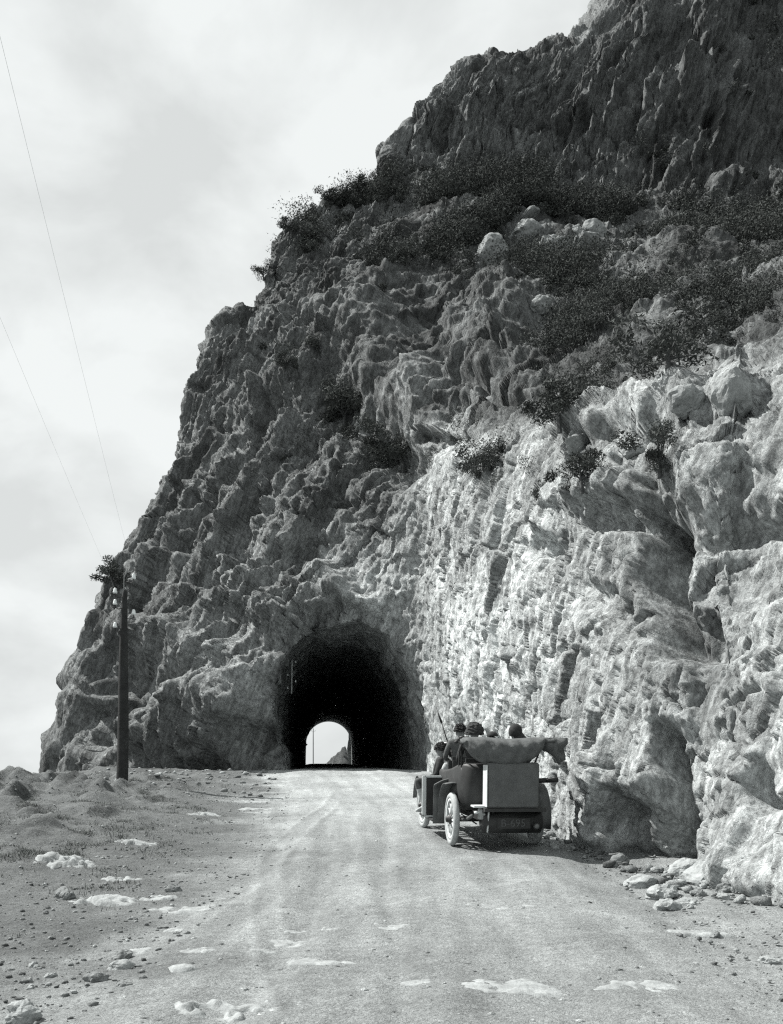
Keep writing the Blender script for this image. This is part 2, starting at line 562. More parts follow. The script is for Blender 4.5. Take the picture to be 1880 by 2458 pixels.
NET.append(column((165, 2300, 46.5), (172, 1900, 46.5), (315, 1400, 47.2), (420, 1158, 47.8), (500, 928, 49.3), (668, 716, 52.8), (800, 501, 56.8), (941, 384, 60.0), (1066, 203, 62.9)) + [W(5.5, 71, 48)])
NET.append(column((70, 2400, 50.5), (92, 1910, 50.5), (272, 1372, 50.5), (385, 1152, 50.5), (478, 920, 51.5), (652, 716, 54.2), (795, 512, 57.4), (934, 386, 60.4), (1060, 206, 63.2)) + [W(5.2, 71, 48)])
K = NET[-1]
NET.append([K[i] + W(0.8 + 0.04 * i, [9, 9, 9, 8.5, 8, 7, 6, 5.5, 5, 1][i], -0.3) for i in range(10)])
NET.append([K[i] + W([3.5, 3.5, 3.2, 3, 2.6, 2.2, 2, 1.6, 1.2, 0.3][i], [30, 30, 28, 26, 23, 18, 14, 12, 9, 1.5][i], -0.5) for i in range(10)])
NET.append([W(-12.5, 100, -25), W(-12.2, 100, 2.5), W(-11.0, 97, 12), W(-9, 93, 18), W(-6.5, 89, 24), W(-3, 83, 31), W(0, 79, 37), W(2, 76, 42), W(4, 74, 46), W(6, 72.5, 48)])
NET.append([W(-7, 109, -25), W(-7, 109, 3.4), W(-6, 107, 12), W(-4, 103, 18), W(-2, 98, 24), W(0, 91, 31), W(2, 85, 38), W(4, 80, 43), W(6, 76, 47), W(8, 73.5, 49)])
NET.append([W(4, 112, -25), W(4, 112, 4), W(5, 110, 12), W(6, 106, 19), W(8, 102, 26), W(10, 96, 34), W(12, 90, 42), W(13, 85, 48), W(14, 80, 54), W(15, 76, 57)])
NET.append([W(40, 120, -25), W(40, 118, 5), W(40, 116, 15), W(40, 112, 25), W(40, 108, 34), W(40, 102, 44), W(40, 97, 54), W(40, 92, 62), W(40, 88, 70), W(40, 84, 76)])

def spline(C, t):
    """Catmull-Rom through the rows of C at the parameters t (0 .. len-1)"""
    n = len(C)
    i = np.clip(np.floor(t).astype(int), 0, n - 2)
    f = (t - i).reshape((-1,) + (1,) * (C.ndim - 1))
    p0, p1, p2, p3 = C[np.clip(i - 1, 0, n - 1)], C[i], C[i + 1], C[np.clip(i + 2, 0, n - 1)]
    return 0.5 * (2 * p1 + (p2 - p0) * f + (2 * p0 - 5 * p1 + 4 * p2 - p3) * f ** 2 + (3 * p1 - p0 - 3 * p2 + p3) * f ** 3)

NET = np.array(NET)                              # columns x levels x 3
LV = np.array([0, 1, 2, 3, 4, 4.5, 5, 5.5, 6, 7, 8, 9], float)
NET = np.swapaxes(spline(np.swapaxes(NET, 0, 1), LV), 0, 1).copy()
off13, off14 = NET[13] - NET[12], NET[14] - NET[12]
# the headland's outline goes up in steps: shoulder, shrubby shelf, upright crag
for c_, k_, p_ in ((12, 5, (522, 812, 52.2)), (11, 5, (545, 815, 50.6)), (10, 5, (592, 830, 49.2)), (12, 6, (652, 716, 54.2)), (11, 6, (668, 716, 53.0)),
                   (12, 7, (697, 562, 55.6)), (11, 7, (708, 564, 54.8)), (10, 7, (730, 570, 54.0)), (9, 7, (795, 590, 52.2)),
                   (12, 8, (922, 446, 58.6)), (11, 8, (926, 447, 58.0)), (10, 8, (932, 449, 57.4)), (9, 8, (942, 454, 56.8)), (8, 8, (975, 468, 56.2)),
                   (12, 9, (944, 390, 60.4)), (11, 9, (950, 389, 60.0))):
    NET[c_, k_] = at(*p_)
NET[13] = NET[12] + off13; NET[14] = NET[12] + off14

def surface(ts, tl):
    A = spline(NET, ts)                          # stations
    B = spline(np.swapaxes(A, 0, 1), tl)         # levels
    return np.swapaxes(B, 0, 1)

NS, NL = CLIFF_RES
# spacing that follows how large a stretch of rock is seen from the road
t0 = np.linspace(0, len(NET) - 1, 400); l0 = np.linspace(0, NET.shape[1] - 1, 200)
S0 = surface(t0, l0)
dist = np.linalg.norm(S0 - np.array([0, 0, EYE]), axis=-1)
front = ((t0 > 1.6) & (t0 < 12.6))[:, None]
ds = np.linalg.norm(np.diff(S0, axis=0), axis=-1) / np.maximum(dist[1:], 6)
ws = ds[:, 15:150].mean(1) * np.where((t0[1:] > 1.7) & (t0[1:] < 12.4), 1.0, 0.06)
dl = np.linalg.norm(np.diff(S0, axis=1), axis=-1) / np.maximum(dist[:, 1:], 6)
wl_ = np.median(dl[(t0 > 2.2) & (t0 < 11)], axis=0)
wl_[l0[1:] > 10.2] *= 0.12
wl_[l0[1:] < 0.9] *= 0.25
cs = np.concatenate([[0], np.cumsum(ws + 0.02 * ws.mean())]); cs /= cs[-1]
cl = np.concatenate([[0], np.cumsum(wl_ + 0.05 * wl_.mean())]); cl /= cl[-1]
TS = np.interp(np.linspace(0, 1, NS), cs, t0)
TL = np.interp(np.linspace(0, 1, NL), cl, l0)
B0 = surface(TS, TL)
du = np.gradient(B0, axis=0); dv = np.gradient(B0, axis=1)
N0 = np.cross(dv, du)
N0 /= np.maximum(np.linalg.norm(N0, axis=-1, keepdims=True), 1e-9)
mid_i = np.argmin(np.abs(TS - 8)); mid_j = np.argmin(np.abs(TL - 2))
if N0[mid_i, mid_j, 1] > 0:
    N0 = -N0
FL = B0.reshape(-1, 3)
NF = N0.reshape(-1, 3)
tsv = np.repeat(TS, NL); tlv = np.interp(np.tile(TL, NS), np.arange(12), LV)
PX, PY = project(FL)
PX = PX + 26 * fbm(FL * 0.7, 3, 881)
PY = PY + 26 * fbm(FL * 0.7, 3, 882)
FRONT = ((tsv > 1.2) & (tsv < 12.8))

def blob(cx, cy, rx, ry, rot=0.0, p=1.0):
    """soft oval on the visible rock, 1 at its middle"""
    c, s = math.cos(R(rot)), math.sin(R(rot))
    X, Y = PX - cx, PY - cy
    u = (X * c + Y * s) / rx; v = (-X * s + Y * c) / ry
    return np.exp(-(u * u + v * v) ** p) * FRONT

# how each stretch of rock is broken
w_wall = sstep(8.2, 6.4, tsv) * sstep(4.6, 3.9, tlv)           # blasted pale wall beside the road
w_wall = np.maximum(w_wall, 0.8 * blob(900, 1400, 130, 130))
w_up = sstep(5.8, 6.3, tlv)                                     # upper crags
w_slope = sstep(4.0, 4.5, tlv) * sstep(6.2, 5.7, tlv) * sstep(9.5, 7.2, tsv)
w_left = 1 - np.clip(w_wall + w_slope + w_up, 0, 1)

warp = np.stack([fbm(FL * 0.16, 2, 101, 0.3), fbm(FL * 0.16, 2, 202, 0.3), fbm(FL * 0.16, 2, 303, 0.3)], -1)
PW = FL + warp * 1.1
lean = R(24)                                                    # the beds lean over to the right
ca, sa = math.cos(lean), math.sin(lean)
Q = np.stack([PW[:, 0] * ca - PW[:, 2] * sa, PW[:, 1], PW[:, 0] * sa + PW[:, 2] * ca], -1)   # 2 = along the bedding
QS = Q * np.array([1.0, 1.0, 0.36])
D = np.zeros(len(FL))
QL = Q * np.array([1.0, 1.0, 0.42])
il = np.where((w_left + w_slope) > 0.01)[0]
D[il] += w_left[il] * broken(QL[il], (7.0, 3.4, 1.7, 0.85, 0.42, 0.22), (0.80, 0.42, 0.18, 0.11, 0.08, 0.06), 1001)
D[il] += w_slope[il] * broken(FL[il], (5.0, 2.4, 1.2, 0.6, 0.3), (0.6, 0.4, 0.32, 0.25, 0.15), 1201)
iu = np.where(w_up > 0.01)[0]
D[iu] += w_up[iu] * broken(Q[iu] * np.array([1.0, 1.0, 0.28]), (6.0, 3.0, 1.5, 0.8, 0.4), (0.7, 0.6, 0.5, 0.40, 0.24), 1401)
D[iu] += w_up[iu] * 0.26 * facets(Q[iu] * np.array([1.0, 0.9, 0.17]) / 1.9, 311, 1.0, 0.6, 0.5, 0.10)
iw = np.where(w_wall > 0.01)[0]
D[iw] += w_wall[iw] * broken(FL[iw] * np.array([1.0, 1.0, 0.5]), (3.2, 1.5, 0.75, 0.36, 0.18, 0.10), (0.24, 0.10, 0.05, 0.035, 0.035, 0.035), 1601)
# joints, ledges and blocks
D += (0.16 * w_left + 0.20 * w_slope + 0.0 * w_wall) * facets(QS / 3.6, 11, 0.7, 0.6, 0.35, 0.08)
D += (0.045 * w_left + 0.04 * w_up + 0.08 * w_slope) * facets(QS * np.array([1.25, 1, 1]) / 1.25, 23, 0.9, 0.7, 0.45, 0.10)
D += (0.03 * w_left + 0.03 * w_up + 0.05 * w_slope) * facets(Q * np.array([1.3, 1.1, 0.6]) / 0.5, 37, 1.0, 0.6, 0.6, 0.14)
D += (0.04 * w_left + 0.04 * w_up + 0.05 * w_slope + 0.012 * w_wall) * fbm(FL * 2.3, 3, 59, 0.6)
# bedding and joint planes: long straight slabs with a broken edge on one side
def saw(t, cut):
    f = t - np.floor(t)
    return np.where(f < 1 - cut, f / (1 - cut), (1 - f) / cut) - 0.5
def beds(P, ax, w, cut, seed, bend=0.9):
    a_ = np.array(ax, float); a_ /= np.linalg.norm(a_)
    q_ = P @ a_
    brk = broken(P, (5.0, 1.6), (0.55, 0.18), seed)          # the planes jump at cross joints
    t = (q_ + 0.30 * bend * brk) / w + 0.6 * fbm(P * 0.09, 2, seed + 1)
    t = t + 0.9 * perlin(np.stack([q_ / w * 0.43, 0 * q_ + 0.5, 0 * q_ + 0.5], -1), seed + 3)   # uneven spacing
    on = sstep(-0.30, 0.10, broken(P, (4.0 + w, 1.2 + 0.5 * w), (0.7, 0.3), seed + 2))
    return saw(t, cut) * on
XL = FL[il]; WLt = w_left[il]
D[il] += WLt * (0.62 * beds(XL, (1.0, 0.1, -0.62), 2.6, 0.10, 2001) + 0.30 * beds(XL, (1.0, 0.2, -0.40), 1.05, 0.14, 2011) + 0.32 * beds(XL, (0.30, 0.0, 1.0), 2.2, 0.12, 2021)
                + 0.17 * beds(XL, (1.0, 0.1, -0.5), 0.42, 0.2, 2031))
D[il] += WLt * 0.07 * fbm(Q[il] * np.array([3.6, 3.6, 0.55]), 3, 47, 0.65, ridged=True)
XU = FL[iu]
D[iu] += w_up[iu] * 0.13 * fbm(Q[iu] * np.array([3.0, 3.0, 0.4]), 3, 49, 0.65, ridged=True)
D[iu] += w_up[iu] * (0.75 * beds(XU, (1.0, 0.15, -0.38), 2.3, 0.80, 2041, 0.7) + 0.40 * beds(XU, (1.0, 0.1, -0.30), 0.95, 0.75, 2051, 0.8) + 0.25 * beds(XU, (0.3, 0, 1.0), 3.0, 0.15, 2061))
D[iu] += w_up[iu] * 0.26 * blocks(XU, (1.1, 1.2, 4.2), ((1, 0.2, -0.38), (0.1, 1, 0.05), (0.38, 0, 1)), 3001)
D[iu] += w_up[iu] * 0.10 * blocks(XU, (0.45, 0.5, 1.5), ((1, 0.1, -0.30), (0.2, 1, 0.1), (0.30, 0, 1)), 3011)
D[il] += WLt * 0.24 * blocks(XL, (1.7, 1.9, 3.4), ((1, 0.15, -0.55), (0.1, 1, 0.1), (0.55, 0, 1)), 3021)
D[il] += WLt * 0.115 * blocks(XL, (0.6, 0.7, 1.3), ((1, -0.2, -0.45), (0.3, 1, 0.1), (0.45, 0, 1)), 3031)
D[il] += WLt * 0.05 * blocks(XL, (0.24, 0.3, 0.5), ((1, 0.3, -0.4), (-0.3, 1, 0.1), (0.4, 0, 1)), 3041)
XW = FL[iw]; WW = w_wall[iw]
D[iw] += WW * (0.17 * beds(XW, (0.1, -1.0, 0.18), 1.9, 0.07, 2071) + 0.09 * beds(XW, (0.2, 0.35, 1.0), 1.9, 0.08, 2101))
D[iw] += WW * 0.125 * blocks(XW, (1.0, 1.15, 1.9), ((1, 0.3, 0.1), (-0.3, 1, 0.28), (0, -0.28, 1)), 3051)
D[iw] += WW * 0.062 * blocks(XW, (0.4, 0.42, 0.8), ((1, -0.2, 0.1), (0.2, 1, -0.2), (0, 0.2, 1)), 3061)
D[iw] += WW * 0.028 * blocks(XW, (0.16, 0.17, 0.32), ((1, 0.4, 0.1), (-0.4, 1, 0.15), (0, -0.15, 1)), 3071)
# fluting of the blasted wall
D[iw] += w_wall[iw] * 0.008 * fbm(np.stack([FL[iw, 0] * 2.6, FL[iw, 1] * 2.6, FL[iw, 2] * 0.5], -1), 3, 67, 0.62, ridged=True)

FEAT = [
    # gully in the roadside wall, its roof block and the hollows at its foot
    (1500, 1242, 80, 24, -10, 2.0, -0.5),
    (1480, 1165, 110, 28, -22, 2, 0.45), (1560, 1490, 60, 50, 0, 1.2, -0.3),
    (1570, 2020, 85, 80, 0, 2.5, -1.15), (1480, 2050, 70, 34, 0, 2, -0.5),
    (1530, 1950, 14, 45, 20, 1.5, -0.4), (1575, 1925, 22, 60, 10, 1.5, 0.3),
    (1770, 1980, 110, 170, 0, 1.6, 0.25), (1800, 2110, 90, 60, 0, 1.6, 0.25), (1680, 2110, 40, 40, 0, 1.5, 0.25),
    (1835, 1885, 26, 45, 0, 1.5, -0.35), (1800, 1670, 60, 14, -14, 1.5, -0.3), (1640, 1330, 30, 200, 2, 1.5, 0.35),
    (1440, 1440, 30, 40, 0, 1.5, -0.35), (1390, 1420, 22, 60, 0, 1.5, -0.2), (1300, 1320, 34, 26, -40, 1.5, -0.5),
    (1420, 1010, 70, 26, -28, 2, 0.8), (1520, 990, 60, 30, -20, 2, 0.6), (1640, 960, 60, 50, 0, 1.6, 0.5), (1760, 950, 50, 60, 0, 1.6, 0.5),
    (1700, 1130, 120, 60, -10, 1.6, 0.5), (1750, 1260, 130, 22, -4, 2, -0.4), (1780, 1500, 120, 60, -25, 2, 0.3),
    # the brow of rock over the road
    (1175, 850, 95, 120, 0, 1.2, 1.1), (1215, 745, 75, 50, 0, 1.2, 0.8), (1195, 868, 45, 16, 0, 2, -1.2), (1190, 945, 90, 14, 10, 2, -0.7),
    (1040, 960, 36, 80, 8, 1.6, 0.9), (950, 930, 80, 90, -30, 1.6, 0.8),
    # stone brows and hollows over the mouth and to its left
    (780, 1410, 75, 55, 0, 1.6, 1.1), (640, 1450, 90, 60, 25, 1.6, 0.9), (560, 1600, 90, 90, -30, 1.6, 0.9),
    (720, 1470, 22, 50, -35, 1.4, -0.8), (690, 1330, 120, 14, -16, 2, -0.6), (860, 1440, 60, 34, 0, 1.6, 0.6),
    (285, 1690, 40, 100, 18, 1.8, -3.2), (270, 1600, 30, 60, 10, 1.5, -1.6), (420, 1560, 60, 60, -30, 1.5, 0.7),
    (470, 1740, 170, 80, -22, 2.2, 1.7), (640, 1760, 40, 60, 10, 1.6, -0.5), (610, 1710, 50, 40, 0, 1.6, 0.5),
    (830, 980, 60, 55, 0, 1.5, -1.1), (955, 1110, 60, 60, 0, 1.6, -0.9), (880, 800, 110, 55, -25, 1.8, 1.1), (770, 760, 110, 12, -28, 2, -0.9),
    (700, 900, 130, 20, -38, 2, 0.8), (640, 1010, 110, 18, -40, 2, -0.7), (560, 1350, 18, 90, 20, 1.5, -0.7), (470, 1250, 20, 110, 14, 1.5, -0.7),
]
# steps where the wall falls back towards the road's near end: gully, slot and foot hollow
def fall_back(x0, lean_, y0, y1, depth, reach):
    e = PX - (x0 + lean_ * (PY - y0))
    return -depth * sstep(-6, 10, e) * np.exp(-np.clip(e, 0, None) / reach) * sstep(y0 - 30, y0 + 25, PY) * sstep(y1 + 40, y1 - 30, PY) * FRONT * (tlv < 4.2)
D += fall_back(1508, 0.10, 1215, 1560, 1.7, 130) + fall_back(1535, -0.06, 1120, 1230, 0.7, 90) + fall_back(1562, 0.10, 1750, 1985, 1.2, 60)
D += fall_back(1430, 0.0, 1900, 2095, 1.0, 110) + fall_back(1415, 0.05, 1400, 1475, 0.45, 40) + fall_back(1385, 0.0, 1380, 1470, 0.3, 30) + fall_back(1820, 0.0, 1840, 1930, 0.4, 50)
D += fall_back(1000, 0.1, 900, 1060, 0.9, 60) + fall_back(1320, -0.5, 1290, 1350, 0.35, 40)
for cx, cy, rx, ry, rot, p, amt in FEAT:
    D += amt * blob(cx, cy, rx, ry, rot, p)
D -= 0.55 * np.exp(-((tsv - 12.0) / 0.9) ** 2) * sstep(3.2, 2.0, tlv)
# joined ends: quiet where the rock meets the ground, keep the brow line of the headland
D *= 1 - 0.45 * sstep(7.3, 8.0, tlv)
D *= 1 - 0.35 * np.exp(-((tsv - 12.0) / 0.8) ** 2)
D *= 0.55 + 0.45 * sstep(0.6, 1.6, tlv)
quiet = blob(855, 1700, 230, 210, 0, 2.0)
D *= 1 - 0.22 * quiet
CL = FL + NF * D[:, None]
# sideways shifts so that faces overhang here and there
CL[:, 2] += (0.35 * w_left + 0.4 * w_up) * fbm(FL * 0.5, 3, 91)
CL[:, 0] += 0.3 * (w_left + w_up) * fbm(FL * 0.6, 3, 97)

# colour of the stone itself
ton = 0.185 * np.ones(len(FL))
ton = ton * (1 - w_wall) + 0.46 * w_wall
fresh = np.clip(blob(800, 1400, 260, 130, 10, 1.5) + blob(560, 1640, 170, 150, -30, 1.5) + 0.7 * blob(930, 960, 110, 120, -20, 1.5) + blob(1040, 960, 40, 90, 0, 1.5), 0, 1)
ton = ton * (1 + 0.55 * fresh * (1 - w_wall))
soil = w_slope * sstep(-0.25, 0.15, fbm(FL * 0.35, 4, 121))
ton = ton * (1 - soil) + 0.12 * soil
ton *= 1 + 0.25 * fbm(FL * 0.3, 3, 131)
# dark lichen and weather stains in drifts
ton *= 1 - 0.45 * (1 - w_wall) * sstep(0.05, 0.45, fbm(Q * np.array([0.5, 0.5, 0.16]), 4, 141))
ton *= 1 - 0.30 * w_wall * sstep(0.1, 0.5, fbm(FL * np.array([0.8, 0.8, 0.3]), 4, 151))
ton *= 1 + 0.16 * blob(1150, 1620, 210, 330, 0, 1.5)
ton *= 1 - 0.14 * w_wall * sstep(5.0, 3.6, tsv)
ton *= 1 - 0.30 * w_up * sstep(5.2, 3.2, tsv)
# faces of the rock differ a little from block to block
ton *= 1 + 0.16 * broken(QS, (2.0, 0.9), (0.6, 0.5), 1801)

# ---- the mouth
MOUTH = np.array([(690, 1875), (686, 1802), (664, 1775), (657, 1700), (668, 1653), (676, 1593), (698, 1545), (743, 1519), (808, 1500),
                  (862, 1492), (900, 1506), (936, 1530), (957, 1567), (994, 1626), (1018, 1697), (1024, 1757), (1027, 1875)], float)
def inside(poly, X, Y):
    r = np.zeros(len(X), bool)
    n = len(poly)
    for i in range(n):
        x1, y1 = poly[i]; x2, y2 = poly[(i + 1) % n]
        c = ((y1 > Y) != (y2 > Y))
        r ^= c & (X < (x2 - x1) * (Y - y1) / (y2 - y1 + 1e-12) + x1)
    return r
def resample(poly, n):
    seg = np.linalg.norm(np.diff(poly, axis=0), axis=1)
    c = np.concatenate([[0], np.cumsum(seg)])
    t = np.linspace(0, c[-1], n)
    return np.stack([np.interp(t, c, poly[:, 0]), np.interp(t, c, poly[:, 1])], 1)
CPX, CPY = project(CL)
cand = FRONT & (CPY > 1440) & (CPY < 1990) & (CPX > 600) & (CPX < 1080) & (CL[:, 1] > 28) & (CL[:, 1] < 60)
poly = np.concatenate([[(690, 1990)], MOUTH, [(1027, 1990)]])
ins = np.zeros(len(CL), bool)
ci = np.where(cand)[0]
ins[ci] = inside(poly, CPX[ci], CPY[ci])
F = grid_faces(NS, NL)
kin = ins[F].sum(1)
keepf = kin < 4
fc = CL[F].mean(1)
keepf &= ~((fc[:, 1] > 92) & (np.abs(fc[:, 0] + 6.86) < 2.7) & (fc[:, 2] < 8.3))
F2 = F[keepf]
rim = np.unique(F2[(kin[keepf] > 0)])
rim = rim[ins[rim]]
dense = resample(MOUTH, 900)
_dn = np.stack([np.arange(900) * 0.045, np.zeros(900), np.zeros(900)], -1)
dense = dense + np.stack([9 * broken(_dn, (2.2, 0.9, 0.4), (0.6, 0.5, 0.3), 71), 9 * broken(_dn + 50, (2.2, 0.9, 0.4), (0.6, 0.5, 0.3), 72)], -1)
for i in rim:                                   # draw the broken edge of the rock onto the mouth's outline
    k = np.argmin((dense[:, 0] - CPX[i]) ** 2 + (dense[:, 1] - CPY[i]) ** 2)
    CL[i] = at(dense[k, 0], dense[k, 1], CL[i, 1])
used = np.zeros(len(CL), bool); used[F2.ravel()] = True
idx = np.cumsum(used) - 1
me = new_mesh('cliff', CL[used], idx[F2], False)
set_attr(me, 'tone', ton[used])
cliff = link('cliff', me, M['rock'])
tag(cliff, 'steep grey limestone headland pierced by the road tunnel', kind='structure')

# ---- the bore, rock-cut at the mouth and true at the far end
ring = dense[np.linspace(0, 899, 130).astype(int)]
rimP = CL[rim]
rpx, rpy = project(rimP)
bore = []
r0 = []
for (a_, b_) in ring:
    k = np.argsort((rpx - a_) ** 2 + (rpy - b_) ** 2)[:6]
    r0.append(at(a_, b_, float(np.mean(rimP[k, 1]))))
r0 = np.array(r0)
far = []
for q in np.linspace(0, 1, 130):
    if q < 0.22: far.append((-9.3 - 0.06 * (1 - q / 0.22), 3.0 + 2.6 * q / 0.22))
    elif q > 0.78: far.append((-4.42 + 0.06 * (q - 0.78) / 0.22, 5.6 - 2.6 * (q - 0.78) / 0.22))
    else:
        an = math.pi * (1 - (q - 0.22) / 0.56)
        far.append((-6.86 + 2.44 * math.cos(an), 5.6 + 2.42 * math.sin(an)))
far = np.array(far)
sections = np.concatenate([np.linspace(0, 0.08, 40), np.linspace(0.09, 1, 70)])
for s in sections:
    m = sstep(0, 0.16, np.array(s)) * 0.35 + 0.65 * s
    yy = r0[:, 1] * (1 - s) + (108.8 + 0 * s) * s
    cxm = np.interp(yy, [36, 109], [-1.47, -6.86])
    nearx = r0[:, 0] + 1.47; nearz = r0[:, 2] - 1.96
    farx = far[:, 0] + 6.86; farz = far[:, 1] - 3.42
    bx = (nearx * (1 - m) + farx * m) + cxm
    bz = (nearz * (1 - m) + farz * m) + road_z(yy)
    bore.append(np.stack([bx, yy, bz], -1))
bore = np.array(bore)
bp = bore.reshape(-1, 3)
cen = np.stack([np.interp(bp[:, 1], [36, 109], [-1.47, -6.86]), bp[:, 1], road_z(bp[:, 1]) + 2.4], -1)
dirn = bp - cen; dirn[:, 1] = 0
dirn /= np.linalg.norm(dirn, axis=1, keepdims=True)
sfade = np.repeat(sstep(0, 0.03, sections) * (1 - sstep(0.9, 1.0, sections)), 130)
bp = bp + dirn * (sfade * (0.16 * facets(bp / 1.3, 404, 0.8, 0.5, 0.3) + 0.14 * fbm(bp * 0.7, 3, 405)))[:, None]
bf = grid_faces(len(sections), 130)
me = new_mesh('bore', bp, bf, False)
set_attr(me, 'tone', np.full(len(bp), 0.29))
link('tunnel_bore', me, M['rock'], cliff)

# ------------------------------------------------------------------ where rock and ground are met
CLV = CL[used & FRONT]
CNV = NF[used & FRONT]
cvx, cvy = project(CLV)
def on_cliff(px, py, r=7.0):
    """the nearest rock seen at this place of the plate, and which way it faces"""
    m = np.where((np.abs(cvx - px) < r) & (np.abs(cvy - py) < r))[0]
    if len(m) == 0:
        m = np.argsort((cvx - px) ** 2 + (cvy - py) ** 2)[:4]
    k = m[np.argmin(CLV[m, 1])]
    return CLV[k], CNV[k]

def on_ground(px, py):
    """where the earth is met under this place of the plate"""
    d = np.linspace(4, 44, 2000)
    x = (px - CX) * d / FPX
    z = EYE - (py - HY) * d / FPX
    g = ground_z(x, d)
    k = np.argmax(z - g < 0) if (z - g < 0).any() else len(d) - 1
    return float(x[k]), float(d[k]), float(g[k])

# ------------------------------------------------------------------ leaves
def mat_leaf(name, v):
    k = Nodes(name)
    f = k.math('MULTIPLY', k.attr('tone'), v)
    k.grey(f, (0.93, 1.0, 0.96))
    k.b.inputs['Roughness'].default_value = 1.0
    k.b.inputs['Specular IOR Level'].default_value = 0.03
    return k.m
M['leaf'] = mat_leaf('scrub_leaf', 0.07)
M['twig'] = plain('twig_bark', 0.09, 0.9, 0.3, 20)
M['dry_grass'] = mat_leaf('dry_grass', 0.15)

def leaf_cloud(rng, centres, radii, per, size, flat=0.75, up=None):
    """loose leaves through the volume of each clump: V, F, tone"""
    c = np.repeat(centres, per, 0); r = np.repeat(radii, per)
    n = len(c)
    d = rng.normal(size=(n, 3)); d /= np.linalg.norm(d, axis=1, keepdims=True)
    rad = r * rng.uniform(0.25, 1.0, n) ** 0.6 * (1 + 0.10 * rng.normal(size=n)).clip(0.7, 1.2)
    p = c + d * rad[:, None] * np.array([1, 1, flat])
    a = rng.normal(size=(n, 3)); a /= np.linalg.norm(a, axis=1, keepdims=True)
    b = np.cross(a, d + 0.4 * rng.normal(size=(n, 3))); b /= np.maximum(np.linalg.norm(b, axis=1, keepdims=True), 1e-6)
    s = (size * rng.uniform(0.6, 1.4, n))[:, None]
    V = np.stack([p - a * s, p + b * s * 0.6, p + a * s], 1).reshape(-1, 3)
    Fq = np.arange(n * 3).reshape(n, 3)
    clump = np.repeat(rng.uniform(0.6, 1.5, len(centres)), per) * rng.uniform(0.85, 1.15, n)
    return V, Fq, np.repeat(clump, 3)

rng = np.random.default_rng(5)
# scrub that covers the ledge under the upper crags, one mass
SCRUB = [  # px, py, rx, ry, rot, weight
    (1230, 470, 240, 60, 3, 1.2), (1560, 520, 300, 60, 8, 1.0), (1800, 560, 120, 150, 0, 1.1), (1500, 700, 210, 90, 10, 1.0),
    (1700, 740, 190, 90, -8, 1.1), (1420, 820, 150, 100, -20, 1.0), (1300, 640, 110, 60, 0, 0.5), (1360, 930, 110, 60, -25, 0.9),
    (1110, 560, 110, 75, -20, 1.1), (830, 560, 150, 50, -18, 0.35), (870, 470, 110, 26, -12, 0.7), (760, 520, 60, 30, -20, 0.6),
    (960, 620, 90, 60, -20, 0.6), (1230, 1060, 110, 60, 0, 0.7), (1180, 1130, 60, 40, 0, 0.6), (1290, 1010, 80, 50, -20, 0.8),
    (1060, 480, 130, 40, 0, 1.0), (730, 860, 60, 50, -30, 0.4), (830, 985, 56, 46, 0, 1.3), (965, 1105, 62, 48, -20, 1.2),
    (1690, 420, 160, 40, 20, 0.6), (1330, 1180, 60, 26, 0, 0.5), (1500, 1085, 60, 26, -10, 0.5), (640, 800, 40, 60, 10, 0.4),
    (420, 1320, 70, 60, 0, 0.3), (700, 1080, 50, 30, -30, 0.35), (1780, 200, 90, 160, 10, 0.35), (1860, 80, 60, 160, 0, 0.5),
]
wt = np.zeros(len(CLV))
for cx, cy, rx, ry, rot, w_ in SCRUB:
    c, s = math.cos(R(rot)), math.sin(R(rot))
    X, Y = cvx - cx, cvy - cy
    u = (X * c + Y * s) / rx; v = (-X * s + Y * c) / ry
    wt = np.maximum(wt, w_ * np.exp(-(u * u + v * v) ** 1.5))
BARE = [(1180, 600, 55, 40), (1255, 560, 50, 38), (1330, 590, 40, 26), (1395, 560, 40, 34), (1400, 600, 60, 26), (1235, 690, 60, 30), (1210, 760, 90, 60),
        (1180, 880, 90, 70), (1640, 960, 60, 60), (1760, 930, 60, 60), (1540, 980, 90, 40), (900, 520, 60, 26), (1000, 560, 60, 40)]
for cx, cy, rx, ry in BARE:
    wt *= 1 - 0.95 * np.exp(-(((cvx - cx) / rx) ** 2 + ((cvy - cy) / ry) ** 2) ** 1.5)
wt *= 0.06 + sstep(-0.22, 0.30, fbm(CLV * 0.30, 3, 515))
wt *= (cvx > -50) & (cvx < 1930) & (cvy > -40)
wt[wt < 0.06] = 0
wt = wt ** 1.5
pick = rng.choice(len(CLV), 3000, replace=False, p=wt / wt.sum())
rad = (0.18 + 0.75 * rng.uniform(0, 1, len(pick)) ** 2.2) * np.clip(CLV[pick, 1] / 36, 0.42, 1.25)
cen = CLV[pick] + CNV[pick] * (rad * 0.25)[:, None] + np.array([0, 0, 1]) * (rad * 0.35)[:, None]
V, Fq, tn = leaf_cloud(rng, cen, rad, 170, 0.062)
dl_ = np.repeat(np.repeat(np.clip(CLV[pick, 1] / 45, 0.35, 1.15), 170), 3)
mid_ = V.reshape(-1, 3, 3).mean(1).repeat(3, 0)
V = mid_ + (V - mid_) * dl_[:, None]
me = new_mesh('scrub', V, Fq)
set_attr(me, 'tone', tn)
tag(link('scrub', me, M['leaf']), 'dense dark scrub covering the ledge under the upper crags', kind='stuff')

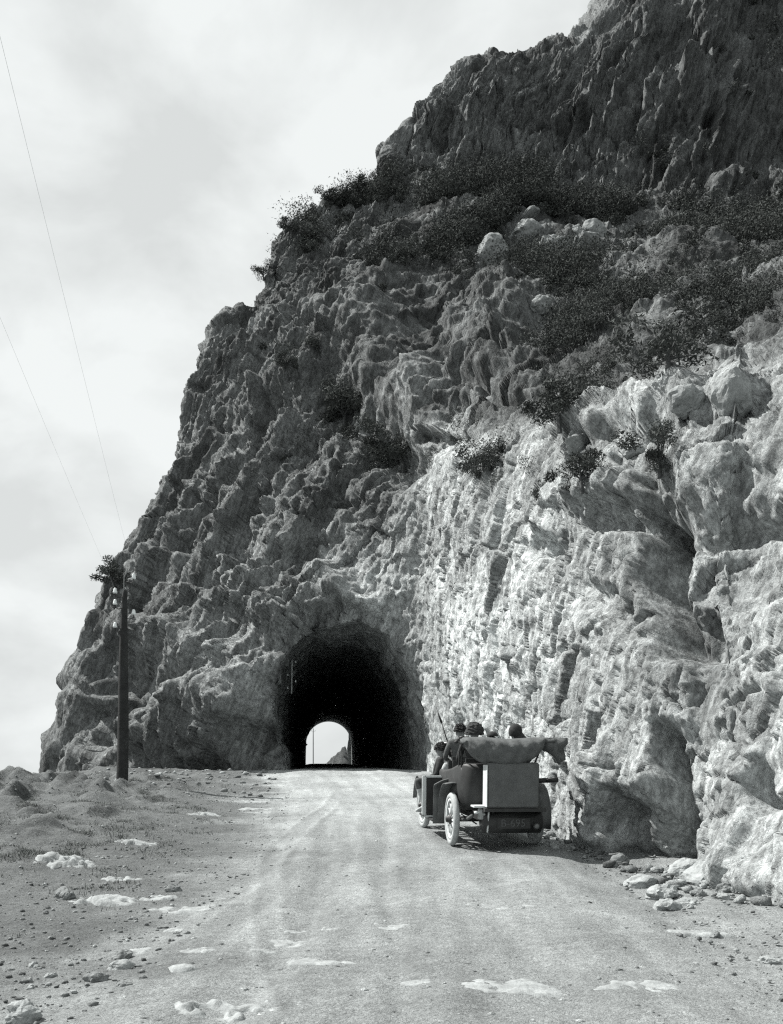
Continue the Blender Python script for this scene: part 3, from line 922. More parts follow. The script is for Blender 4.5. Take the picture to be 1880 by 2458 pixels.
# single shrubs: crown of leaves on a forked stem
def tube(bm, a, b, ra, rb, n=6):
    a, b = Vector(a), Vector(b)
    q = (b - a).to_track_quat('Z', 'Y')
    r1 = [bm.verts.new(a + q @ Vector((ra * math.cos(2 * math.pi * k / n), ra * math.sin(2 * math.pi * k / n), 0))) for k in range(n)]
    r2 = [bm.verts.new(b + q @ Vector((rb * math.cos(2 * math.pi * k / n), rb * math.sin(2 * math.pi * k / n), 0))) for k in range(n)]
    for k in range(n):
        bm.faces.new((r1[k], r1[(k + 1) % n], r2[(k + 1) % n], r2[k]))
    bm.faces.new(r1[::-1]); bm.faces.new(r2)

def bm_mesh(name, bm, smooth=False):
    me = bpy.data.meshes.new(name)
    bmesh.ops.recalc_face_normals(bm, faces=bm.faces)
    bm.to_mesh(me); bm.free()
    if smooth:
        me.polygons.foreach_set('use_smooth', np.ones(len(me.polygons), bool))
    return me

BUSH = []
for v in range(4):
    rg = np.random.default_rng(40 + v)
    n = 13
    c = rg.normal(size=(n, 3)) * np.array([0.42, 0.42, 0.26]) + np.array([0, 0, 0.5])
    V, Fq, tn = leaf_cloud(rg, c, rg.uniform(0.2, 0.42, n), 200, 0.055)
    crown = new_mesh('crown', V, Fq); set_attr(crown, 'tone', tn); crown.materials.append(M['leaf'])
    bm = bmesh.new()
    tube(bm, (0, 0, -0.35), (0.02, 0, 0.15), 0.06, 0.045)
    for k in range(7):
        e = c[k] * 0.95
        tube(bm, (0.02, 0, 0.1), e, 0.03, 0.008, 5)
    stem = bm_mesh('stem', bm); stem.materials.append(M['twig'])
    BUSH.append((crown, stem))

def bush(px, py, size, label, v, lift=0.0, tilt=0.0, group=None):
    p, nrm = on_cliff(px, py)
    root = empty('shrub', p + nrm * 0.05 + np.array([0, 0, lift]), rz=px * 0.37)
    root.scale = (size, size, size * 0.85)
    root.rotation_euler = (tilt * 0.3, -tilt, px * 0.37 if tilt == 0 else 0)
    link('crown', BUSH[v][0], None, root); link('stem', BUSH[v][1], None, root)
    tag(root, label, 'shrub', group)
    return root

SHRUBS = [
    (276, 1398, 1.3, 'dark shrub leaning out from the seaward edge behind the telegraph pole top', 0),
    (604, 655, 0.75, 'small shrub on the skyline beside the pale rock notch', 1),
    (700, 556, 0.9, 'bushy shrub at the lower corner of the skyline scrub', 2),
    (790, 494, 1.1, 'large tufted shrub on the skyline step below the upper crag', 3),
    (862, 454, 1.0, 'dense shrub on the skyline close under the square crag', 0),
    (925, 432, 0.9, 'low shrub at the very foot of the square skyline crag', 1),
    (830, 1000, 1.5, 'black shrub filling the hollow above the tunnel, beside a thin pale rod-like stone', 2),
    (900, 1090, 1.3, 'dark shrub hanging above the tunnel, beside the top of the pale wall', 3),
    (965, 1120, 1.4, 'broad dark shrub tucked against the upper corner of the pale wall', 0),
    (1160, 1120, 0.8, 'small dark shrub in a pocket of the pale wall below the rock brow', 1),
    (1400, 1165, 0.7, 'shrub on the ledge above the shadowed roof block of the wall', 2),
    (1580, 1120, 0.7, 'shrub growing at the head of the dark gully in the roadside wall', 3),
    (1600, 870, 1.0, 'shrub at the top lip of the pale wall between two rock knobs', 1),
    (1350, 1010, 1.0, 'shrub beside the long white slab on the slope', 0),
    (700, 900, 0.9, 'shrub in the slanting crack on the seaward face', 2),
]
for k, (px, py, sz_, lab, v) in enumerate(SHRUBS):
    bush(px, py, sz_, lab, v)

# ------------------------------------------------------------------ stones
def mat_stone(name, v):
    k = Nodes(name)
    f = k.math('MULTIPLY', k.ramp(k.noise(6.0, 6, 0.65), 0.3, 0.7, v * 0.75, v * 1.2), k.ramp(k.noise(30.0, 4, 0.7), 0.3, 0.7, 0.8, 1.2))
    k.grey(f)
    k.b.inputs['Roughness'].default_value = 0.95
    k.b.inputs['Specular IOR Level'].default_value = 0.12
    k.bump(k.noise(22.0, 6, 0.65), 0.5, 0.03)
    return k.m
M['pale_stone'] = mat_stone('pale_stone', 0.3)
M['grey_stone'] = mat_stone('grey_stone', 0.2)
M['ledge_stone'] = mat_stone('ledge_stone', 0.27)

_ICO = None
def rock_mesh(name, seed, size, sub=4, rough=0.3, blocky=0.5, mat=None):
    bm = bmesh.new()
    bmesh.ops.create_icosphere(bm, subdivisions=sub, radius=1.0)
    bm.verts.ensure_lookup_table()
    V = np.array([v.co[:] for v in bm.verts])
    sd = seed * 13 + 3
    f = facets(V * 1.1 + seed * 3.7, sd, 0.7, 0.5, 0.2, 0.12)
    r = 1 + blocky * 0.1 * f + rough * broken(V + seed * 3.1, (1.3, 0.65, 0.3), (0.6, 0.35, 0.15), sd)
    r = r + 0.04 * fbm(V * 5 + seed, 3, sd + 2)
    V = V * r[:, None] * np.array(size)
    for v, c in zip(bm.verts, V):
        v.co = c
    me = bm_mesh(name, bm)
    if mat: me.materials.append(mat)
    return me

def stone(px, py, size, label, seed, mat='pale_stone', sink=0.35, name='stone', cat='stone', rz=0.0, group=None, sub=4, blocky=0.5):
    x, y, z = on_ground(px, py)
    o = link(name, rock_mesh(name, seed, size, sub + 1, 0.62, 1.2, M[mat]))
    o.location = (x, y, z + size[2] * (1 - 2 * sink))
    o.rotation_euler = (0, 0, rz)
    return tag(o, label, cat, group)

# loose stones and boulders
for a_ in [
    (52, 2450, (0.10, 0.09, 0.085), 'white rounded stone lying in the grass at the bottom corner', 1),
    (30, 2455, (0.06, 0.05, 0.04), 'small white chip beside the white rounded stone', 2),
    (124, 2346, (0.05, 0.035, 0.03), 'small lone white stone in dark grass above the corner stone', 3),
    (80, 2322, (0.045, 0.04, 0.03), 'tiny pale stone uphill of the lone white stone', 4),
    (292, 2328, (0.09, 0.06, 0.05), 'pale stone just up-left of the largest grey outcrop', 5),
    (290, 2300, (0.10, 0.07, 0.05), 'dark-topped stone above the pale stone near the outcrop', 6, 'grey_stone'),
    (234, 2355, (0.08, 0.06, 0.05), 'dark lump of stone left of the largest outcrop', 7, 'grey_stone'),
    (300, 2375, (0.06, 0.05, 0.04), 'dark pebble-like stone below the largest outcrop', 8, 'grey_stone'),
    (150, 2156, (0.13, 0.09, 0.08), 'grey stone at the left end of the band of white outcrops', 9, 'grey_stone'),
    (415, 2140, (0.10, 0.07, 0.06), 'small dark stone standing alone above the flat white slabs', 10, 'grey_stone'),
    (680, 2186, (0.05, 0.04, 0.04), 'small dark stone lying in the wheel track', 11, 'grey_stone'),
    (1540, 2128, (0.20, 0.15, 0.10), 'low white stone at the road edge before the shaded hollow', 12),
    (1590, 2152, (0.28, 0.18, 0.12), 'broad white stone below the shaded hollow', 13),
    (1655, 2172, (0.13, 0.09, 0.06), 'flat white stone fallen out onto the road', 14),
    (1604, 2184, (0.14, 0.12, 0.10), 'angular white stone furthest out on the road by the wall', 15),
    (1657, 2180, (0.05, 0.04, 0.04), 'small white fragment beside the angular white stone', 16),
    (1655, 2100, (0.22, 0.20, 0.16), 'white pointed boulder leaning on the wall at the hollow', 17),
    (1690, 2120, (0.26, 0.2, 0.20), 'grey boulder against the foot of the bulging buttress', 18),
    (1745, 2140, (0.12, 0.1, 0.08), 'stone between the boulder and the buttress', 19, 'grey_stone'),
    (1675, 2150, (0.12, 0.09, 0.06), 'dark stone in the shade below the grey boulder', 20, 'grey_stone'),
    (1735, 2158, (0.10, 0.08, 0.06), 'small pale stone in the drain below the buttress', 21),
    (1486, 2080, (0.16, 0.12, 0.12), 'grey block in the shaded ditch behind the car', 22, 'grey_stone'),
    (1715, 2250, (0.06, 0.05, 0.045), 'dark stone sitting on the white strip at the right', 23, 'grey_stone'),
    (1852, 2312, (0.09, 0.06, 0.04), 'pale stone at the right border of the road', 24),
    (1380, 2010, (0.15, 0.12, 0.10), 'stone at the foot of the pale wall beside the car shadow', 25, 'grey_stone'),
]:
    px, py, sz_, lab, sd = a_[:5]
    stone(px, py, sz_, lab, sd, a_[5] if len(a_) > 5 else 'pale_stone', rz=sd * 1.3, sub=3)

# bedrock showing through the earth: low slabs, nearly flush
for a_ in [
    (545, 2446, (0.30, 0.14, 0.08), 'long pale outcrop cut by the bottom border', 31),
    (420, 2335, (0.19, 0.15, 0.10), 'largest hump of white bedrock in the grass at lower left', 32),
    (480, 2292, (0.17, 0.10, 0.035), 'flat oval white slab above the largest hump', 33),
    (372, 2282, (0.22, 0.12, 0.05), 'broken white ledge beside the flat oval slab', 34),
    (250, 2165, (0.34, 0.22, 0.10), 'white broken outcrop in the middle of the left bank', 35),
    (375, 2158, (0.28, 0.14, 0.06), 'ridge of white bedrock between the broken outcrop and the flat slabs', 36),
    (440, 2186, (0.38, 0.16, 0.05), 'long white slab running towards the wheel track', 37),
    (540, 2180, (0.30, 0.20, 0.03), 'clean flat white slab beside the wheel track', 38),
    (540, 2160, (0.16, 0.06, 0.02), 'thin white sliver above the clean flat slab', 39),
    (556, 2218, (0.19, 0.06, 0.02), 'thin white sliver below the clean flat slab', 40),
    (425, 2235, (0.14, 0.10, 0.04), 'small white patch of bedrock between the two bands', 41),
    (700, 2280, (0.24, 0.15, 0.03), 'upper end of the long white slab crossing the road', 42),
    (760, 2322, (0.34, 0.10, 0.03), 'lower tail of the long white slab crossing the road', 43),
    (635, 2294, (0.18, 0.05, 0.02), 'white sliver where the wheel track meets the long slab', 44),
    (700, 2246, (0.16, 0.07, 0.02), 'cracked white patch above the long slab', 45),
    (785, 2240, (0.13, 0.08, 0.02), 'small oval white patch in the middle of the road', 46),
    (930, 2236, (0.24, 0.12, 0.02), 'white oval patch in mid-road, right of the small one', 47),
    (1190, 2186, (0.45, 0.10, 0.02), 'long thin white patch across the road below the car', 48),
    (1670, 2247, (0.26, 0.08, 0.02), 'white strip of bedrock near the wall side of the road', 49),
    (160, 2070, (0.40, 0.25, 0.12), 'white rock breaking out of the bank below the pole', 50),
    (290, 2112, (0.26, 0.14, 0.07), 'white patch on the bank below the broken-out rock', 51),
    (330, 2025, (0.35, 0.22, 0.10), 'rock step on the bank below the pole', 52),
    (490, 1955, (0.40, 0.16, 0.07), 'white rubble ledge right of the pole', 53),
    (620, 1943, (0.60, 0.20, 0.05), 'flat white ledge where the bank meets the road', 54),
    (610, 1925, (0.40, 0.20, 0.04), 'uppermost flat white ledge at the road edge', 55),
    (1250, 2385, (0.46, 0.22, 0.025), 'wide pale patch of bedrock at the bottom middle of the road', 56),
    (1520, 2380, (0.36, 0.16, 0.025), 'wide pale patch of bedrock at the bottom right of the road', 57),
    (1000, 2372, (0.16, 0.08, 0.02), 'small pale patch at the bottom middle of the road', 58),
]:
    px, py, sz_, lab, sd = a_
    x, y, z = on_ground(px, py)
    nr, nt = 16, 56
    rho = np.linspace(0, 1, nr) ** 0.8; th = np.linspace(0, 2 * math.pi, nt, endpoint=False)
    RH, TH = np.meshgrid(rho, th, indexing='ij')
    C2 = np.stack([np.cos(TH), np.sin(TH), 0 * TH + sd * 1.7], -1).reshape(-1, 3)
    rr = 1.15 * (1 + 0.42 * fbm(C2 * 0.9, 3, sd, 0.55) + 0.22 * fbm(C2 * 3.0, 3, sd + 50, 0.6)).reshape(RH.shape)
    ang = 0.25 * math.sin(sd)
    lx = RH * rr * np.cos(TH) * sz_[0]; ly = RH * rr * np.sin(TH) * sz_[1] * 1.25
    X = lx * math.cos(ang) - ly * math.sin(ang); Y = lx * math.sin(ang) + ly * math.cos(ang)
    PP = np.stack([X + x, Y + y, 0 * X], -1).reshape(-1, 3)
    bump_ = facets(PP * np.array([5.0, 3.0, 1]) + sd, sd + 9, 0.7, 0.6, 0.35, 0.15).reshape(RH.shape)
    hole = fbm(PP * np.array([6.0, 4.0, 1]), 3, sd + 70).reshape(RH.shape)
    h = sz_[2] * (0.45 * (1 - RH ** 4) + 0.4 * bump_ * (1 - RH ** 3)) - 0.05 * RH ** 6 - 0.35 * np.clip(hole + 0.02, 0, 1) * sz_[2] * 4
    on_road = 0.035 if (x - float(road_mid(y))) > -2.0 else 0.0
    Z = ground_z(X + x, Y + y) - z + h + on_road
    o = link('rock_outcrop', new_mesh('rock_outcrop', np.stack([X, Y, Z], -1).reshape(-1, 3), np.concatenate([grid_faces(nr, nt), np.stack([np.arange(nr - 1) * nt + nt - 1, np.arange(1, nr) * nt + nt - 1, np.arange(1, nr) * nt, np.arange(nr - 1) * nt], -1)])), M['pale_stone'])
    o.location = (x, y, z)
    tag(o, lab, 'outcrop')

# pale blocks resting on the scrub ledge and slope
for a_ in [
    (1180, 605, (0.95, 0.8, 1.1), 'tall pale block on the scrub ledge, leftmost of its row', 61),
    (1258, 555, (0.95, 0.7, 0.7), 'square pale block set back on the scrub ledge', 62),
    (1330, 585, (0.7, 0.5, 0.5), 'wedge-shaped pale block on the scrub ledge', 63),
    (1345, 612, (1.0, 0.6, 0.4), 'low pale ramp of stone on the scrub ledge', 64),
    (1390, 553, (0.45, 0.4, 0.5), 'small upright white block on the scrub ledge', 65),
    (1430, 550, (0.6, 0.5, 0.6), 'rounded pale block beside the small upright white one', 66),
    (1410, 585, (1.1, 0.6, 0.45), 'broad white slab beneath the two highest blocks of the ledge', 67),
    (1270, 520, (0.7, 0.4, 0.22), 'thin pale slab highest on the scrub ledge', 68),
    (1290, 727, (0.42, 0.4, 0.42), 'white knob of rock right of the brow', 69),
    (1390, 1060, (0.62, 0.30, 0.20), 'long white slab lying on the top of the roadside wall', 70),
    (1510, 1075, (0.30, 0.25, 0.16), 'white block among the broken stones above the wall', 71),
    (1640, 960, (0.3, 0.28, 0.3), 'rounded knob of rock on the lip of the wall', 72),
    (1760, 930, (0.34, 0.3, 0.42), 'tall pale crag standing on the lip of the wall', 73),
]:
    px, py, sz_, lab, sd = a_
    p, nrm = on_cliff(px, py)
    o = link('boulder', rock_mesh('boulder', sd, sz_, 4, 0.45, 1.3, M['ledge_stone']))
    o.location = p - nrm * 0.15 * sz_[2]
    o.rotation_euler = (0.2 * math.sin(sd), 0.35 * math.cos(sd * 2), sd)
    tag(o, lab, 'boulder')

# gravel: too small and too many to count
rg = np.random.default_rng(77)
n = 14000
d = 5.5 + 24 * rg.uniform(0, 1, n) ** 1.6
pxs = rg.uniform(-30, 1910, n)
x = (pxs - CX) * d / FPX
keep = (x > edge_x(d) + 1) & ((x - road_mid(d)) < 3.4)
side = np.where((x - road_mid(d)) < -2.6, 0.8, 0.55)
keep &= rg.uniform(0, 1, n) < side
x, d = x[keep], d[keep]
r = 0.006 + 0.022 * rg.uniform(0, 1, len(x)) ** 4
# rubble under the headland, round the pole and along the foot of the roadside wall
m = 1000
d2 = rg.uniform(26, 37.5, m); x2 = (rg.uniform(120, 660, m) - CX) * d2 / FPX
w2 = spline(NET[:, 1], rg.uniform(1.9, 6.6, 560))
x3 = w2[:, 0] - 0.05 - 0.75 * rg.uniform(0, 1, 560) ** 2.0; d3 = w2[:, 1] + rg.normal(size=560) * 0.1
x = np.concatenate([x, x2, x3]); d = np.concatenate([d, d2, d3])
r = np.concatenate([r, 0.012 + 0.08 * rg.uniform(0, 1, m) ** 7, 0.01 + 0.085 * rg.uniform(0, 1, 560) ** 6])
ok = x > edge_x(d) + 0.3
x, d, r = x[ok], d[ok], r[ok]
z = ground_z(x, d)
tpl = bmesh.new(); bmesh.ops.create_icosphere(tpl, subdivisions=1, radius=1.0)
tv = np.array([v.co[:] for v in tpl.verts]); tf = np.array([[v.index for v in f.verts] for f in tpl.faces]); tpl.free()
sc3 = np.stack([r * rg.uniform(0.8, 1.5, len(x)), r * rg.uniform(0.8, 1.4, len(x)), r * rg.uniform(0.5, 0.9, len(x))], -1)
V = tv[None] * (1 + 0.3 * rg.normal(size=(len(x), len(tv), 1))).clip(0.6, 1.4) * sc3[:, None] + np.stack([x, d, z + 0.25 * r + 0.02 * ((x - road_mid(d)) > -2.4)], -1)[:, None]
Fg = (tf[None] + (np.arange(len(x)) * len(tv))[:, None, None]).reshape(-1, 3)
me = new_mesh('gravel', V.reshape(-1, 3), Fg)
set_attr(me, 'tone', np.repeat(rg.choice([0.14, 0.22, 0.3, 0.4], len(x), p=[0.15, 0.4, 0.3, 0.15]), len(tv)))
tag(link('gravel', me, M['earth']), 'loose gravel and rubble strewn over the road, the bank and the foot of the rock', kind='stuff')

# dry grass on the bank
n = 15000
d = 6.2 + 26 * rg.uniform(0, 1, n) ** 1.3
x = (rg.uniform(-40, 640, n) - CX) * d / FPX
out = -(x - road_mid(d)) - 3.0
P2 = np.stack([x, d, 0 * x], -1)
dens = sstep(0.0, 0.45, fbm(P2 * np.array([1.3, 0.8, 1]), 4, 63, 0.6))
keep = (x > edge_x(d) + 0.3) & (rg.uniform(0, 1, n) < dens * sstep(0.3, 2.5, out))
x, d = x[keep], d[keep]
nb = 7
bx = np.repeat(x, nb) + rg.normal(size=len(x) * nb) * 0.07
by = np.repeat(d, nb) + rg.normal(size=len(x) * nb) * 0.07
bz = ground_z(bx, by) - 0.01
h = rg.uniform(0.03, 0.085, len(bx)); an = rg.uniform(0, 6.28, len(bx)); wv = 0.006
ln = rg.uniform(0.3, 1.3, len(bx)) * h
base = np.stack([bx, by, bz], -1)
sdv = np.stack([-np.sin(an), np.cos(an), 0 * an], -1) * wv
tip = base + np.stack([np.cos(an) * ln, np.sin(an) * ln, h], -1)
V = np.stack([base - sdv, base + sdv, tip], 1).reshape(-1, 3)
me = new_mesh('dry_grass', V, np.arange(len(V)).reshape(-1, 3))
set_attr(me, 'tone', np.repeat(rg.uniform(0.5, 1.2, len(bx)), 3))
tag(link('dry_grass', me, M['dry_grass']), 'short dry grass on the earth bank beside the road', kind='stuff')

# ------------------------------------------------------------------ telegraph line
M['pole_wood'] = plain('tarred_pole', 0.028, 0.85, 0.35, 5, 0.4, 0.02)
M['bare_wood'] = plain('weathered_wood', 0.16, 0.9, 0.3, 8, 0.4, 0.01)
M['iron'] = plain('dark_iron', 0.03, 0.6, 0.3, 12)
M['porcelain'] = plain('white_porcelain', 0.75, 0.25, 0.05, 12, spec=0.5)
M['wire'] = plain('line_wire', 0.6, 0.5, 0.1, 3)

def lathe(bm, prof, n=12, mtx=None):
    rings = []
    for r_, z_ in prof:
        ring = []
        for k in range(n):
            a = 2 * math.pi * k / n
            co = Vector((r_ * math.cos(a), r_ * math.sin(a), z_))
            ring.append(bm.verts.new(mtx @ co if mtx is not None else co))
        rings.append(ring)
    for a, b in zip(rings, rings[1:]):
        for k in range(n):
            bm.faces.new((a[k], a[(k + 1) % n], b[(k + 1) % n], b[k]))
    bm.faces.new(rings[0][::-1]); bm.faces.new(rings[-1])

def insulator_mesh(s=1.0):
    bm = bmesh.new()
    lathe(bm, [(0.02 * s, -0.07 * s), (0.06 * s, -0.065 * s), (0.058 * s, -0.02 * s), (0.044 * s, 0.0), (0.05 * s, 0.03 * s), (0.034 * s, 0.04 * s), (0.04 * s, 0.06 * s), (0.02 * s, 0.075 * s)], 12)
    return bm_mesh('insulator', bm, True)

def bracket_mesh(dx, s=1.0):
    bm = bmesh.new()
    pts = [(0, 0, -0.1 * s), (dx * 0.6, 0, -0.14 * s), (dx, 0, -0.1 * s), (dx, 0, 0.0)]
    for a, b in zip(pts, pts[1:]):
        tube(bm, a, b, 0.012 * s, 0.012 * s, 6)
    return bm_mesh('bracket', bm)

pxg, pyg, pd = 293.0, 1893.0, 28.0
p0 = at(pxg, pyg, pd)
zgp = gz(p0[0], p0[1])
pole = empty('telegraph_pole', (p0[0], p0[1], zgp))
bm = bmesh.new()
H = 5.75
lathe(bm, [(0.165, -0.4), (0.165, 0.05), (0.160, 0.6), (0.150, 2.0), (0.125, 3.5), (0.105, 4.3), (0.085, 4.9), (0.066, 5.3), (0.055, 5.38), (0.01, 5.42)], 14)
for v in bm.verts:
    v.co.x += 0.012 * math.sin(v.co.z * 1.3) + 0.014 * v.co.z
    v.co.y += 0.01 * math.sin(v.co.z * 0.9)
link('shaft', bm_mesh('shaft', bm, True), M['pole_wood'], pole)
bm = bmesh.new()
for a, b in zip([(0.06, 0, 4.6), (0.062, -0.05, 5.3), (0.065, -0.02, 5.75), (0.13, -0.02, 5.9)], [(0.062, -0.05, 5.3), (0.065, -0.02, 5.75), (0.13, -0.02, 5.9), (0.16, -0.02, 5.98)]):
    tube(bm, a, b, 0.02, 0.017, 6)
link('lightning_rod', bm_mesh('lightning_rod', bm), M['bare_wood'], pole)
INS = insulator_mesh(1.05)
pole_ins = []
for sx_, z_ in ((-1, 5.32), (-1, 5.0), (-1, 4.36), (1, 5.72), (1, 4.72)):
    br = link('bracket', bracket_mesh(0.24 * sx_ if sx_ < 0 else 0.28), M['iron'], pole)
    br.location = (0.06, -0.05, z_)
    ins_ = link('insulator', INS, M['porcelain'], pole)
    ins_.location = (0.06 + (-0.24 if sx_ < 0 else 0.28), -0.05, z_ + 0.05)
    pole_ins.append(Vector((p0[0], p0[1], zgp)) + ins_.location)
tag(pole, 'tall dark telegraph pole with white insulators standing on the bank', 'telegraph pole')

def wire(a, b, sag, label, n=40, r=0.0013):
    bm = bmesh.new()
    a, b = Vector(a), Vector(b)
    prev = None
    for k in range(n + 1):
        t = k / n
        p = a.lerp(b, t) - Vector((0, 0, sag * 4 * t * (1 - t)))
        if prev is not None: tube(bm, prev, p, r, r, 4)
        prev = p
    o = link('wire', bm_mesh('wire', bm), M['wire'])
    return tag(o, label, 'wire')
wire(pole_ins[0] + Vector((0, 0, 0.04)), (-1.3, -6.0, 7.7), 0.12, 'faint wire from the seaward insulator climbing across the sky')
wire(pole_ins[3] + Vector((0, 0, 0.04)), (-0.2, -6.0, 7.6), 0.12, 'faint wire from the landward top insulator climbing across the sky')

# insulator rod on the bore's left wall
q = at(700, 1665, 39.5)
rod = empty('insulator_rod', tuple(q))
bm = bmesh.new()
tube(bm, (0, 0, 0), (0.02, 0, 1.34), 0.03, 0.026, 8)
link('rod', bm_mesh('rod', bm), plain('pale_rod', 0.42, 0.6, 0.1, 8), rod)
INS2 = insulator_mesh(0.55)
for dx, z_ in ((-0.16, 1.2), (0.15, 1.22), (-0.16, 0.72), (0.15, 0.46), (-0.16, 0.2)):
    br = link('bracket', bracket_mesh(dx, 0.6), M['iron'], rod); br.location = (0.01, 0, z_)
    i_ = link('insulator', INS2, M['porcelain'], rod); i_.location = (0.01 + dx, 0, z_ + 0.03)
for z_ in (0.15, 1.15):
    bm = bmesh.new()
    tube(bm, (0, 0, z_), (-0.95, 0.25, z_ + 0.02), 0.015, 0.02, 6)
    link('wall_anchor', bm_mesh('wall_anchor', bm), M['iron'], rod)
tag(rod, 'pale iron rod with small insulators fixed inside the tunnel mouth', 'insulator rod')

# beyond the far mouth: a rocky stack and a pole
def far_stack():
    nx, ny = 90, 60
    u = np.linspace(-1, 1, nx); v = np.linspace(-1, 1, ny)
    U, Vv = np.meshgrid(u, v, indexing='ij')
    X = -8.0 + U * 24; Y = 190 + Vv * 20
    prof = np.interp(U * 24 - 8.0, [-32, -16, -13, -12.3, -11, -9.8, -8.9, -7.6, -6, -2, 6, 16], [-6, -3, -0.5, 0.8, 2.0, 3.2, 3.7, 2.6, 2.2, 1.4, 1.0, 0])
    Z = 3.6 + prof * np.sqrt(np.clip(1 - Vv ** 2, 0, 1)) - 6 * np.abs(Vv) ** 3
    P = np.stack([X, Y, Z], -1).reshape(-1, 3)
    P[:, 2] += 0.8 * facets(P / 1.1, 909, 0.8, 0.6, 0.3) * np.clip(Z.ravel() - 3.6, 0, 1.5) / 1.5
    P[Z.ravel() < 2.5, 2] -= 26 * np.clip(2.5 - Z.ravel()[Z.ravel() < 2.5], 0, 1)
    m_ = new_mesh('hill', P, grid_faces(nx, ny))
    set_attr(m_, 'tone', np.full(len(P), 0.075))
    return m_
tag(link('hill', far_stack(), M['rock']), 'small rocky hill seen through the far end of the tunnel', kind='structure')
fp = at(752, 1812, 150)
farpole = empty('telegraph_pole', (fp[0], fp[1], 3.0))
bm = bmesh.new(); lathe(bm, [(0.08, -2.0), (0.08, 0.3), (0.07, 5.0), (0.06, 6.4), (0.02, 6.45)], 10)
link('shaft', bm_mesh('shaft', bm), M['bare_wood'], farpole)
for sx_ in (-1, 1):
    b_ = link('bracket', bracket_mesh(0.28 * sx_), M['iron'], farpole); b_.location = (0, 0, 6.1)
    i_ = link('insulator', INS, M['porcelain'], farpole); i_.location = (0.28 * sx_, 0, 6.15)
tag(farpole, 'tiny distant pole seen through the far end of the tunnel', 'telegraph pole')

# ------------------------------------------------------------------ touring car, seen from behind
M['car_paint'] = plain('dusty_black_paint', 0.03, 0.55, 0.35, 4, spec=0.35)
M['mudguard'] = plain('dusty_mudguard', 0.10, 0.7, 0.3, 5)
M['tyre'] = plain('dusty_tyre', 0.34, 0.95, 0.2, 9, 0.3, 0.01)
M['wheel_wood'] = plain('dusty_wheel_wood', 0.46, 0.85, 0.2, 14)
M['canvas'] = plain('hood_canvas', 0.105, 0.95, 0.22, 9, 0.5, 0.015, 0.1)
M['trunk_cover'] = plain('trunk_leathercloth', 0.10, 0.8, 0.18, 7, 0.3, 0.01)
M['trim'] = plain('pale_trim', 0.55, 0.5, 0.1, 9)
M['brass'] = plain('tarnished_brass', 0.30, 0.35, 0.2, 12, metal=0.6)
M['seat'] = plain('seat_leather', 0.045, 0.6, 0.25, 8, 0.3, 0.01)
M['plate_white'] = plain('plate_white', 0.09, 0.7, 0.2, 20)
M['lens'] = plain('lamp_lens', 0.12, 0.2, 0.1, 20, spec=0.5)

car = empty('touring_car')
CAR_RZ, CAR_PITCH = R(7.5), R(2.9)
cpos = (1.69, 16.6)
zc = float(np.mean([ground_z(np.array([cpos[0] + dx_]), np.array([cpos[1] + dy_]), True)[0] for dx_ in (-0.7, 0.7) for dy_ in (-0.1, 0.1)])) + 0.035
car.location = (cpos[0], cpos[1], zc)
car.rotation_euler = (CAR_PITCH, 0, CAR_RZ)
tag(car, 'open black touring car with folded hood, loaded with passengers, driving to the tunnel', 'car')

def rbox(bm, x0, x1, y0, y1, z0, z1, bev=0.0, seg=2):
    b2 = bmesh.new()
    bmesh.ops.create_cube(b2, size=1.0)
    for v in b2.verts:
        v.co = Vector(((x0 + x1) / 2 + v.co.x * (x1 - x0), (y0 + y1) / 2 + v.co.y * (y1 - y0), (z0 + z1) / 2 + v.co.z * (z1 - z0)))
    if bev > 0:
        bmesh.ops.bevel(b2, geom=list(b2.edges), offset=bev, segments=seg, affect='EDGES')
    tmp = bpy.data.meshes.new('tmp'); b2.to_mesh(tmp); b2.free()
    bm.from_mesh(tmp); bpy.data.meshes.remove(tmp)

def box_part(name, dims, mat, parent, bev=0.01):
    bm = bmesh.new(); rbox(bm, *dims, bev)
    return link(name, bm_mesh(name, bm), M[mat], parent)

def tube_part(name, pts, r_, mat, parent, n=8):
    bm = bmesh.new()
    for a, b in zip(pts, pts[1:]):
        tube(bm, a, b, r_, r_, n)
    return link(name, bm_mesh(name, bm, True), M[mat], parent)

def loft(name, rings, mat, parent, closed=True, cap=True, smooth=True):
    bm = bmesh.new()
    vs = [[bm.verts.new(p) for p in ring] for ring in rings]
    n = len(rings[0])
    for a, b in zip(vs, vs[1:]):
        for k in range(n if closed else n - 1):
            bm.faces.new((a[k], a[(k + 1) % n], b[(k + 1) % n], b[k]))
    if cap and closed:
        bm.faces.new(vs[0][::-1]); bm.faces.new(vs[-1])
    return link(name, bm_mesh(name, bm, smooth), M[mat], parent)

# wheels: axle along x
AX = Matrix.Rotation(R(90), 4, 'Y')
def ring_profile(prof, n=40):
    bm = bmesh.new()
    rings = []
    for k in range(n):
        a = 2 * math.pi * k / n
        rings.append([bm.verts.new((x_, r_ * math.cos(a), r_ * math.sin(a))) for x_, r_ in prof])
    m = len(prof)
    for k in range(n):
        for j in range(m):
            bm.faces.new((rings[k][j], rings[k][(j + 1) % m], rings[(k + 1) % n][(j + 1) % m], rings[(k + 1) % n][j]))
    return bm
WR = 0.44
tyre_me = bm_mesh('tyre', ring_profile([(0.055 * math.cos(a), WR - 0.058 + 0.058 * math.sin(a)) for a in np.linspace(0, 2 * math.pi, 13)[:-1]]), True)
tyre_me.materials.append(M['tyre'])
rim_me = bm_mesh('rim', ring_profile([(-0.035, 0.295), (0.035, 0.295), (0.04, 0.34), (-0.04, 0.34)]), True); rim_me.materials.append(M['wheel_wood'])
